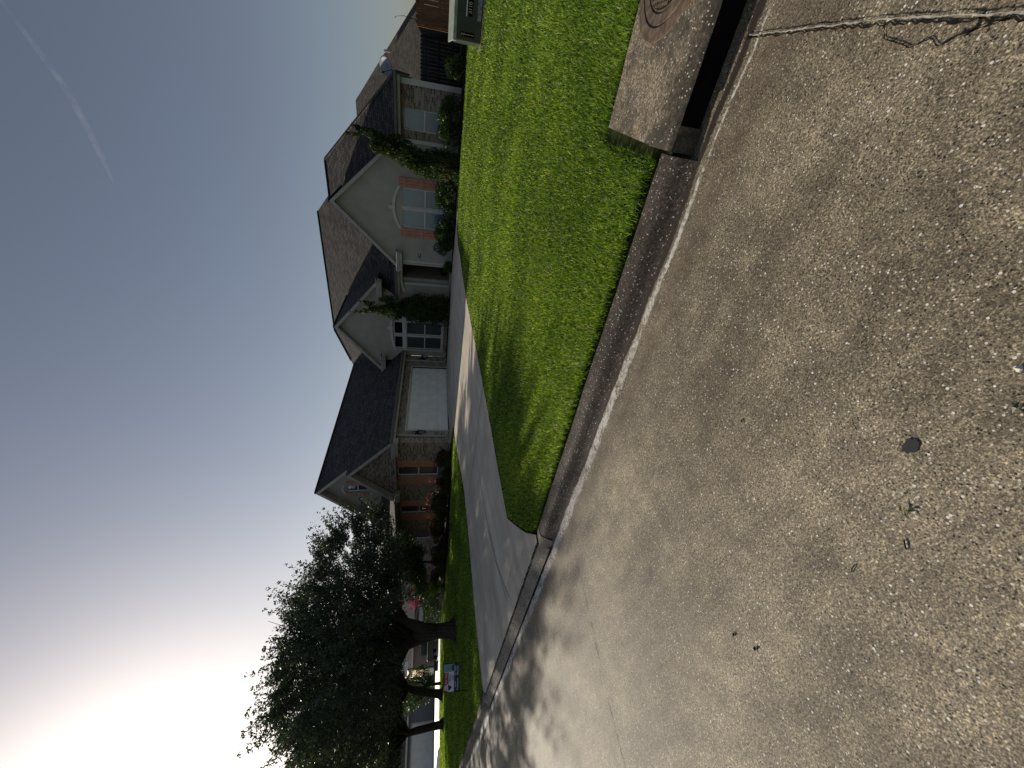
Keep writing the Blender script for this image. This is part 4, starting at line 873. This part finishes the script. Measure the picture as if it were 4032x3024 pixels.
bx=[(-6.3,19.6,.55,.55,'dark rounded shrub beside the porch corner'),(-5.5,19.5,.55,.62,'shrub under the left half of the arched twin window'),(-4.5,19.4,.55,.55,'shrub under the right half of the arched twin window'),(-3.75,19.3,.5,.52,'shrub below the right terracotta shutter'),(-1.7,19.7,.6,.58,'dark shrub under the brick wing window'),(-.7,19.6,.6,.58,'dark shrub at the right end of the brick wing'),(.5,19.3,.55,.4,'low dark shrub past the house corner')]
for i,(x,y,rx,rzz,l) in enumerate(bx): shrub('foundation_shrub',l,(x,y),(rx,.45,rzz),5200,MT['shrub'],60+i,.06,group='foundation shrubs of the right gable')
shrub('bedding_plant','small spiky plant at the porch opening edge',(-7.55,19.9),(.25,.25,.3),900,MT['shrub'],75,.09,cat='plant')
shrub('bedding_plant','broad-leaved potted plant inside the dark porch',(-8.15,21.3),(.3,.3,.42),900,MT['shrub'],76,.13,cat='plant')
shrub('rose_bush','low rose bush with white and red blooms under the leaning cypress',(-3.05,18.55),(.3,.25,.26),900,MT['shrub'],77,.05,cat='plant',extra=lambda T,rr:leaves([(rr.uniform(-.25,.25),rr.uniform(-.2,.1),rr.uniform(.3,.6)) for _ in range(9)],[.03]*9,160,.035,MT['myrtle'],'bloom',T,seed=5))
# understorey tree in front of the brick gable end
T=thing('small_tree','small leafy tree in front of the left end of the brick wall','tree',(-22.4,11.9,terr(-22.4,11.9)))
m=MB(); rr=random.Random(9); m.tube([(0,0,-.05),(.05,0,.6),(.1,.05,1.3)],[.09,.07,.06],8); limbs(m,(0,0,0),[(1.6,.5,2.9),(-1.2,.2,2.7),(.3,-.6,3.3),(2.4,.7,3.5),(-.4,.6,2.6),(-2.2,0,2.2)],.045,4,hub=(.1,.05,1.25),sub=3,n=6); m.build('trunk',MT['bark'],T,smooth=True)
cen=[];rads=[]
for q in range(46):
    x=rr.uniform(-2.6,2.9); z=2.2+.35*x*.5+rr.uniform(-1.1,1.0)*(1-abs(x)/4.5); cen.append((x,rr.uniform(-.9,.9),max(.7,z))); s=rr.uniform(.3,.5); rads.append((s,s,s*.8))
leaves(cen,rads,24000,.085,MT['shrub'],'crown',T,shell=.4,seed=31)
# further shrubs along the left neighbour bed
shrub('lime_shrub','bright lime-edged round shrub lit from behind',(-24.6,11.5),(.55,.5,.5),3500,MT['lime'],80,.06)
shrub('boxwood','square-clipped dark hedge block, the nearer one',(-27.6,12.4),(.75,.6,.62),9000,MT['shrub'],81,.05,box=True,group='square-clipped hedge blocks')
shrub('boxwood','square-clipped hedge block left of the pink crape myrtle',(-30.2,12.2),(.8,.6,.62),9000,MT['shrub'],82,.055,box=True,group='square-clipped hedge blocks')
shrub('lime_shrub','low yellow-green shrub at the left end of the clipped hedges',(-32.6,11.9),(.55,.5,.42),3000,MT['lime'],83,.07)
T=thing('crape_myrtle','pink flowering crape myrtle between the clipped hedge blocks','tree',(-29.4,13.2,terr(-29.4,13.2)))
m=MB(); limbs(m,(0,0,0),[(.4,0,1.5),(-.5,0,1.6),(0,.3,1.8),(-.7,.1,1.2)],.035,6,hub=(0,0,-.05),sub=2,n=5); m.build('trunk',MT['bark'],T)
leaves([(rr.uniform(-.7,.6),rr.uniform(-.4,.4),rr.uniform(.9,1.7)) for _ in range(16)],[.26]*16,2600,.07,MT['shrub'],'crown',T,seed=51)
leaves([(rr.uniform(-.8,.7),rr.uniform(-.45,.3),rr.uniform(1.2,2.1)) for _ in range(14)],[.2]*14,2200,.06,MT['myrtle'],'blossom',T,seed=52)
# ---------------------------------------------------------------- far neighbourhood on the left
def facing(a,b): return math.atan2(b,a)-math.pi/2      # local -Y looks back at the camera
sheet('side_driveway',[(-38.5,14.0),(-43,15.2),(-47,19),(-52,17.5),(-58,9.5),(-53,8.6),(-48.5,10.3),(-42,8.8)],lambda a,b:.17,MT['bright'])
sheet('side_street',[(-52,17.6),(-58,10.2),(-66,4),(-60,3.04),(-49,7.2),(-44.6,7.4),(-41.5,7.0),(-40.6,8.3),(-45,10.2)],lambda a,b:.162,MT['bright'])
nh=thing('neighbour_brick_house','pinkish brick neighbour house with arched windows and a garage seen past the oaks','house',(-50.2,19.0,.1),facing(-50.2,19.0))
m=MB(); hs_=[(3.8,4.7,1.5,2.45),(-.5,2.1,.05,2.1)]
wall_y(m,-3.9,9.5,0,-.1,2.75,hs_); m.box(-3.7,9.3,.2,8,-.1,2.7); o=m.build('wall',MT['brickpale'],nh)
m=MB(); roofp(m,[(-4.4,-.5,2.75),(10,-.5,2.75),(6,4.5,5.3),(-.4,4.5,5.3)]); roofp(m,[(-4.4,-.5,2.75),(-.4,4.5,5.3),(-4.4,9,2.75)]); roofp(m,[(10,-.5,2.75),(6,4.5,5.3),(10,9,2.75)]); roofp(m,[(-4.4,9,2.75),(10,9,2.75),(6,4.5,5.3),(-.4,4.5,5.3)]); m.build('roof',MT['roofw'],nh)
m=MB().box(-4.4,10,-.52,-.48,2.56,2.76); m.build('fascia',MT['trim'],nh)
w_=MB().box(3.7,4.8,-.03,.1,1.4,1.5).box(3.7,3.8,-.03,.1,1.5,2.4).box(4.7,4.8,-.03,.1,1.5,2.4).build('window',MT['trim'],nh); MB().box(3.8,4.7,.08,.1,1.5,2.45).build('pane',MT['glass'],w_); a_=arch(3.7,4.8,0,2.36,.22,.1,.05,None); a_.build('arch_trim',MT['trim'],w_)
m=MB().box(-.5,2.1,.06,.1,.05,2.1); 
for q in range(4): m.box(-.45,2.05,.045,.06,.08+q*.5,.08+q*.5+.46)
m.build('garage_door',MT['garage'],nh); arch(-.65,2.25,0,2.1,.3,.12,.06,None).build('arch_trim',MT['trim'],nh)
nd=thing('next_door_house','dark brick next-door house glimpsed behind the small leafy tree','house',(-37.5,24.5,.3),facing(-37.5,24.5))
m=MB(); wall_y(m,-5.2,12,0,-.3,3.0,[(-1.6,-.5,1.0,2.3),(2.5,3.6,1.0,2.3)]); m.box(-5.0,11.8,.2,9,-.3,2.95); m.build('wall',MT['brick'],nd)
m=MB(); roofp(m,[(-5.7,-.5,2.95),(12.5,-.5,2.95),(8,4.6,6),(-1,4.6,6)]); roofp(m,[(-5.7,-.5,2.95),(-1,4.6,6),(-5.7,9.6,2.95)]); roofp(m,[(12.5,-.5,2.95),(8,4.6,6),(12.5,9.6,2.95)]); roofp(m,[(-5.7,9.6,2.95),(12.5,9.6,2.95),(8,4.6,6),(-1,4.6,6)]); m.build('roof',MT['roofw'],nd)
MB().box(-5.7,12.5,-.54,-.5,2.78,2.96).build('fascia',MT['fascia'],nd)
for x0 in(-1.6,2.5):
    w_=MB().box(x0,x0+1.1,.02,.06,1.0,1.06).box(x0,x0+1.1,.02,.06,2.24,2.3).box(x0,x0+.06,.02,.06,1.06,2.24).box(x0+1.04,x0+1.1,.02,.06,1.06,2.24).build('window',MT['white'],nd); MB().box(x0+.06,x0+1.04,.07,.09,1.06,2.24).build('pane',MT['screen'],w_)
nb=thing('neighbour_grey_house','long low grey garage front of a far house at the left edge','house',(-62,12.5,.12),facing(-62,12.5))
m=MB(); wall_y(m,-9,5,0,-.1,3.2,[(-4.8,.4,.0,2.5)]); m.box(-8.8,4.8,.2,8,-.1,3.15); m.build('wall',m_plain('grey_render',(.2,.2,.21),.9,.2,.05,2),nb)
m=MB(); roofp(m,[(-9.5,-.5,3.15),(5.5,-.5,3.15),(2,4.5,6),(-6,4.5,6)]); roofp(m,[(-9.5,-.5,3.15),(-6,4.5,6),(-9.5,9,3.15)]); roofp(m,[(5.5,-.5,3.15),(2,4.5,6),(5.5,9,3.15)]); roofp(m,[(-9.5,9,3.15),(5.5,9,3.15),(2,4.5,6),(-6,4.5,6)]); m.build('roof',MT['roofw'],nb)
m=MB().box(-4.8,.4,.06,.1,0,2.5)
for q in range(4): m.box(-4.75,.35,.045,.06,.05+q*.61,.05+q*.61+.57)
m.build('garage_door',MT['garage'],nb); MB().box(-9.5,5.5,-.53,-.5,2.95,3.15).build('fascia',MT['trim'],nb); MB().box(-4.95,-4.8,-.04,.1,0,2.62).box(.4,.55,-.04,.1,0,2.62).box(-4.8,.4,-.04,.1,2.5,2.62).build('door_casing',MT['trim'],nb)
# vehicles
def vehicle(name,label,cat,loc_,rz,paint,kind):
    T=thing(name,label,cat,loc_,rz)
    m=MB()
    if kind=='pickup': side=[(-2.6,.45),(2.6,.45),(2.6,.95),(1.3,1.08),(-2.6,1.08)]; cab=[(-.5,1.07),(1.35,1.07),(.75,1.75),(-.4,1.78)]
    else: side=[(-2.2,.35),(2.2,.35),(2.2,.8),(1.2,.95),(-2.2,.98)]; cab=[(-2.0,.97),(1.2,.95),(.5,1.5),(-1.5,1.52)]
    m.prism([(x,-.9,z) for x,z in side],(0,1.8,0)); bevel(m.build('body',paint,T),.06,3)
    m=MB(); m.prism([(x,-.8,z) for x,z in cab],(0,1.6,0)); bevel(m.build('cab',paint,T),.05,3)
    m=MB(); xs_=[q[0] for q in cab]; 
    for sgn in(-1,1): m.prism([(cab[0][0]+.15,sgn*.805,cab[0][1]+.08),(cab[1][0]-.25,sgn*.805,cab[1][1]+.08),(cab[2][0]-.1,sgn*.805,cab[2][1]-.1),(cab[3][0]+.1,sgn*.805,cab[3][1]-.1)],(0,.004*sgn,0))
    m.build('side_window',MT['glass'],T)
    for x in(-1.5,1.6):
        for y in(-.92,.72): w=MB().cyl((x,y,.36),.36,.2,20,(0,1,0)).build('wheel',MT['tyre'],T); MB().cyl((x,y-.01 if y<0 else y+.17,.36),.2,.04,14,(0,1,0)).build('rim',MT['carw'],w)
    for y in(-.75,.6): MB().box(2.58,2.63,y,y+.18,.7,.85).build('headlight',MT['wht'],T) if kind=='pickup' else MB().box(2.17,2.23,y,y+.18,.6,.72).build('headlight',MT['wht'],T)
    return T
vehicle('pickup_truck','dark pickup truck parked by the brick neighbour house behind the oak trunk','pickup truck',(-47.6,16.25,.12),facing(-47.6,16.25)+R_(80),MT['card'],'pickup')
vehicle('parked_car','dark car parked beyond the clipped hedge blocks','car',(-46.8,18.9,.12),facing(-46.8,18.9)+R_(75),MT['card'],'car')
# basketball hoop
bh=thing('basketball_hoop','dark portable basketball hoop standing on the far bright driveway','basketball hoop',(-45.2,13.6,.17),facing(-45.2,13.6))
m=MB(); m.prism([(-.4,-.6,0),(-.4,.6,0),(-.4,.45,.3),(-.4,-.3,.42)],(.8,0,0)); bevel(m.build('base',MT['card'],bh),.04); MB().tube([(0,.2,.3),(0,-.1,1.7),(0,-.35,3.0)],.05,8).build('pole',MT['metal'],bh)
MB().box(-.6,.6,-.45,-.41,2.85,3.6).build('backboard',MT['wht'],bh); m=MB(); m.tube([(.22*math.cos(a*.524),-.7+.22*math.sin(a*.524),3.05) for a in range(13)],.012,6,cap=False); m.build('rim',MT['red'],bh)
# small far tree and background tree belt
def ftree(label,x,y,h,rad,nl,seed,mat='shrub',leaf=.16,zb=1.0,group=None,name='tree'):
    z=terr(x,y); T=thing(name,label,'tree',(x,y,z),0,group); m=MB(); rr=random.Random(seed)
    m.tube([(0,0,-.1),(0,0,zb*.7),(rr.uniform(-.1,.1),0,zb*1.3)],[h*.035,h*.028,h*.022],8); limbs(m,(0,0,0),[(rr.uniform(-.6,.6)*rad,rr.uniform(-.6,.6)*rad,zb+(h-zb)*rr.uniform(.4,.9)) for _ in range(6)],h*.016,seed,hub=(0,0,zb),sub=2,n=5); m.build('trunk',MT['bark'],T,smooth=True)
    cen=[];rads=[]
    for q in range(40):
        zf=rr.random(); lim=math.sqrt(max(0,1-(2*zf-1)**2))*.9+.1; an=rr.uniform(0,6.28); f=rr.random()**.5; cen.append((math.cos(an)*rad*lim*f,math.sin(an)*rad*lim*f,zb+(h-zb)*zf)); s=rr.uniform(.2,.36)*rad; rads.append((s,s,s*.8))
    leaves(cen,rads,nl,leaf,MT[mat],'crown',T,shell=.4,seed=seed)
ftree('small round dark tree on the far bright lawn beside the sign',-36.8,9.9,3.4,1.35,9000,101,'shrub',.1,.75)
bt=[(-70,26,9,5,'tree behind the roofs of the brick neighbour house'),(-80,14,10,6,'tree behind the grey far house'),(-60,32,8,4.5,'tree at the far side of the brick neighbour house'),(-84,2,10,6,'tree far down the street at the left edge')]
for i,(x,y,h,rad,l) in enumerate(bt): ftree('dark leafy '+l,x,y,h,rad,9000,110+i,'oak',.35,2.,group='trees behind the far houses')
# ---------------------------------------------------------------- litter on the street
def bit(name,label,cat,m,mat,x,y,rz=0):
    o=m.build(name,mat); o.location=(x,y,0); o.rotation_euler=(0,0,rz); tag(o,label,cat); return o
def blades(pts):
    m=MB()
    for a,b,w in pts:
        a=Vector(a);b=Vector(b); d=(b-a).normalized(); nn=Vector((-d.y,d.x,0))*w; mid=(a+b)/2+Vector((0,0,.006)); m.prism([tuple(a),tuple(mid-nn),tuple(b),tuple(mid+nn)],(0,0,.0015))
    return m
bit('grass_clipping','green forked grass clipping lying near the dark spot on the street','clipping',blades([((-.02,-.012,.005),(.012,.02,.012),.004),((0,0,.005),(.03,-.02,.008),.004),((0,0,.005),(-.005,-.03,.014),.003)]),MT['lime'],-.95,.58)
bit('grass_clipping','dark green grass clipping at the bottom edge of the street','clipping',blades([((-.02,0,.005),(.02,.01,.01),.005),((0,0,.005),(.01,-.03,.01),.004)]),MT['shrub'],-.49,.6)
bit('twig','short black twig lying left of the green clipping','twig',MB().tube([(-.014,-.008,.004),(0,.001,.006),(.014,.009,.004)],.0025,5),MT['twig'],-1.04,.505,.3)
bit('twig','thin dark twig slightly further left of the green clipping','twig',MB().tube([(-.02,-.003,.004),(0,.001,.006),(.02,.002,.004)],.0018,5),MT['twig'],-1.27,.54,.2)
bit('seed_pod','small black seed pod alone on the street towards the kerb','seed pod',MB().tube([(-.012,-.003,.004),(0,0,.007),(.012,.002,.004)],[.001,.004,.001],6),MT['twig'],-1.2,1.31,1.3)
bit('seed_pod','long dark seed pod at the lower left of the street','seed pod',MB().tube([(-.018,-.003,.004),(0,0,.008),(.018,.004,.004)],[.001,.005,.001],6),MT['twig'],-2.13,.62,.2)
bit('seed_pod','round dark seed pod next to the long one at lower left','seed pod',MB().tube([(-.012,0,.005),(0,0,.01),(.012,.0,.005)],[.002,.007,.002],6),MT['twig'],-2.03,.52,.6)
bit('seed_pod','black seed pod near the white-edged street joint','seed pod',MB().tube([(-.014,-.003,.004),(0,0,.008),(.014,.004,.004)],[.001,.005,.001],6),MT['twig'],.46,1.385,1.2)
bit('dry_stem','thin tan curved grass stem lying on the street','stem',MB().tube([(-.03,-.006,.003),(-.01,.004,.005),(.012,.004,.004),(.03,-.006,.003)],.0012,4),MT['straw'],-.83,.9,.9)
mp=MB(); mp.tube([(-.009,0,.003),(0,0,.007),(.009,0,.003)],[.004,.009,.004],7); bit('pebble','largest pale pebble on the street surface','pebble',mp,MT['pebble'],-.4,.67,.4)
c=MB(); c.add([(.03*math.cos(a*.314)*(1+.12*math.sin(a*2.3)),.022*math.sin(a*.314)*(1+.15*math.cos(a*1.7)),0) for a in range(20)],[tuple(range(20))]); o=c.build('tar_spot',m_plain('tar',(.014,.016,.018),.55,.4,.3,80)); o.location=(-.76,.71,.004); tag(o,'round dark tar spot on the street surface','stain')
# ---------------------------------------------------------------- contrail, a real trail of ice high in the sky
def ray(x,y):
    d=(u2*(-(x-2016))+r2*((3024-y)-1512)+fw*1514); return d/d.z
m=MB(); Z=2600.
cp=[(-120,-140),(40,50),(150,200),(260,350),(340,500),(400,620),(450,730)]
P=[ray(x,y)*Z for x,y in cp]; m.tube(P,[8,12,18,22,24,20,8],10)
o=m.build('contrail',None if False else MT['white'],smooth=True); tag(o,kind='stuff')
cm=bpy.data.materials.new('ice_trail'); cm.use_nodes=True; n_=cm.node_tree; n_.nodes.clear(); ou=n_.nodes.new('ShaderNodeOutputMaterial'); vs_=n_.nodes.new('ShaderNodeVolumeScatter'); vs_.inputs['Anisotropy'].default_value=.2
nz_=noise(n_,pos(n_),.012,4,.65); d_=mth(n_,'MULTIPLY',mth(n_,'MAXIMUM',0.,mth(n_,'SUBTRACT',nz_,.32)),.010)
n_.links.new(d_,vs_.inputs['Density']); n_.links.new(vs_.outputs[0],ou.inputs['Volume']); o.data.materials[0]=cm

# ---------------------------------------------------------------- pieces that stand apart become parts of their own
def split_apart(o,gap=.02):
    me=o.data; nv=len(me.vertices); par=list(range(nv))
    def fd(i):
        while par[i]!=i: par[i]=par[par[i]]; i=par[i]
        return i
    for pl_ in me.polygons:
        v=pl_.vertices; a=fd(v[0])
        for q in v[1:]:
            b=fd(q)
            if b!=a: par[b]=a
    comp={}
    for i in range(nv): comp.setdefault(fd(i),[]).append(i)
    if len(comp)<2: return
    C_=[]
    for k,ids in comp.items():
        co=np.array([me.vertices[i].co[:] for i in ids]); C_.append([co.min(0),co.max(0),{k}])
    ch=True
    while ch:
        ch=False
        for i in range(len(C_)):
            for j in range(i+1,len(C_)):
                if np.all(C_[i][0]-gap<=C_[j][1]) and np.all(C_[j][0]-gap<=C_[i][1]):
                    C_[i]=[np.minimum(C_[i][0],C_[j][0]),np.maximum(C_[i][1],C_[j][1]),C_[i][2]|C_[j][2]]; C_.pop(j); ch=True; break
            if ch: break
    if len(C_)<2 or len(C_)>60: return
    polys=[(list(pl_.vertices),fd(pl_.vertices[0])) for pl_ in me.polygons]; vc=[v.co.copy() for v in me.vertices]; mats=list(me.materials); base=o.name.split('.')[0]
    for n_,(lo,hi,ks) in enumerate(C_):
        mp={};vs=[];fs=[]
        for v,k in polys:
            if k in ks:
                f=[]
                for q in v:
                    if q not in mp: mp[q]=len(vs); vs.append(vc[q])
                    f.append(mp[q])
                fs.append(f)
        nm=bpy.data.meshes.new(base); nm.from_pydata(vs,[],fs); nm.update()
        for mm in mats: nm.materials.append(mm)
        if n_==0: o.data=nm
        else:
            c=o.copy(); c.data=nm; COL.objects.link(c)
for o in list(COL.objects):
    if o.type=='MESH' and o.parent and not o.children and o.name.split('.')[0] in ('corner_trim','soldier_course','eave_return','fascia','soffit','decal_backing','rail','ridge_cap','window_casing','arch_trim','batten','door_casing','wall'): split_apart(o)
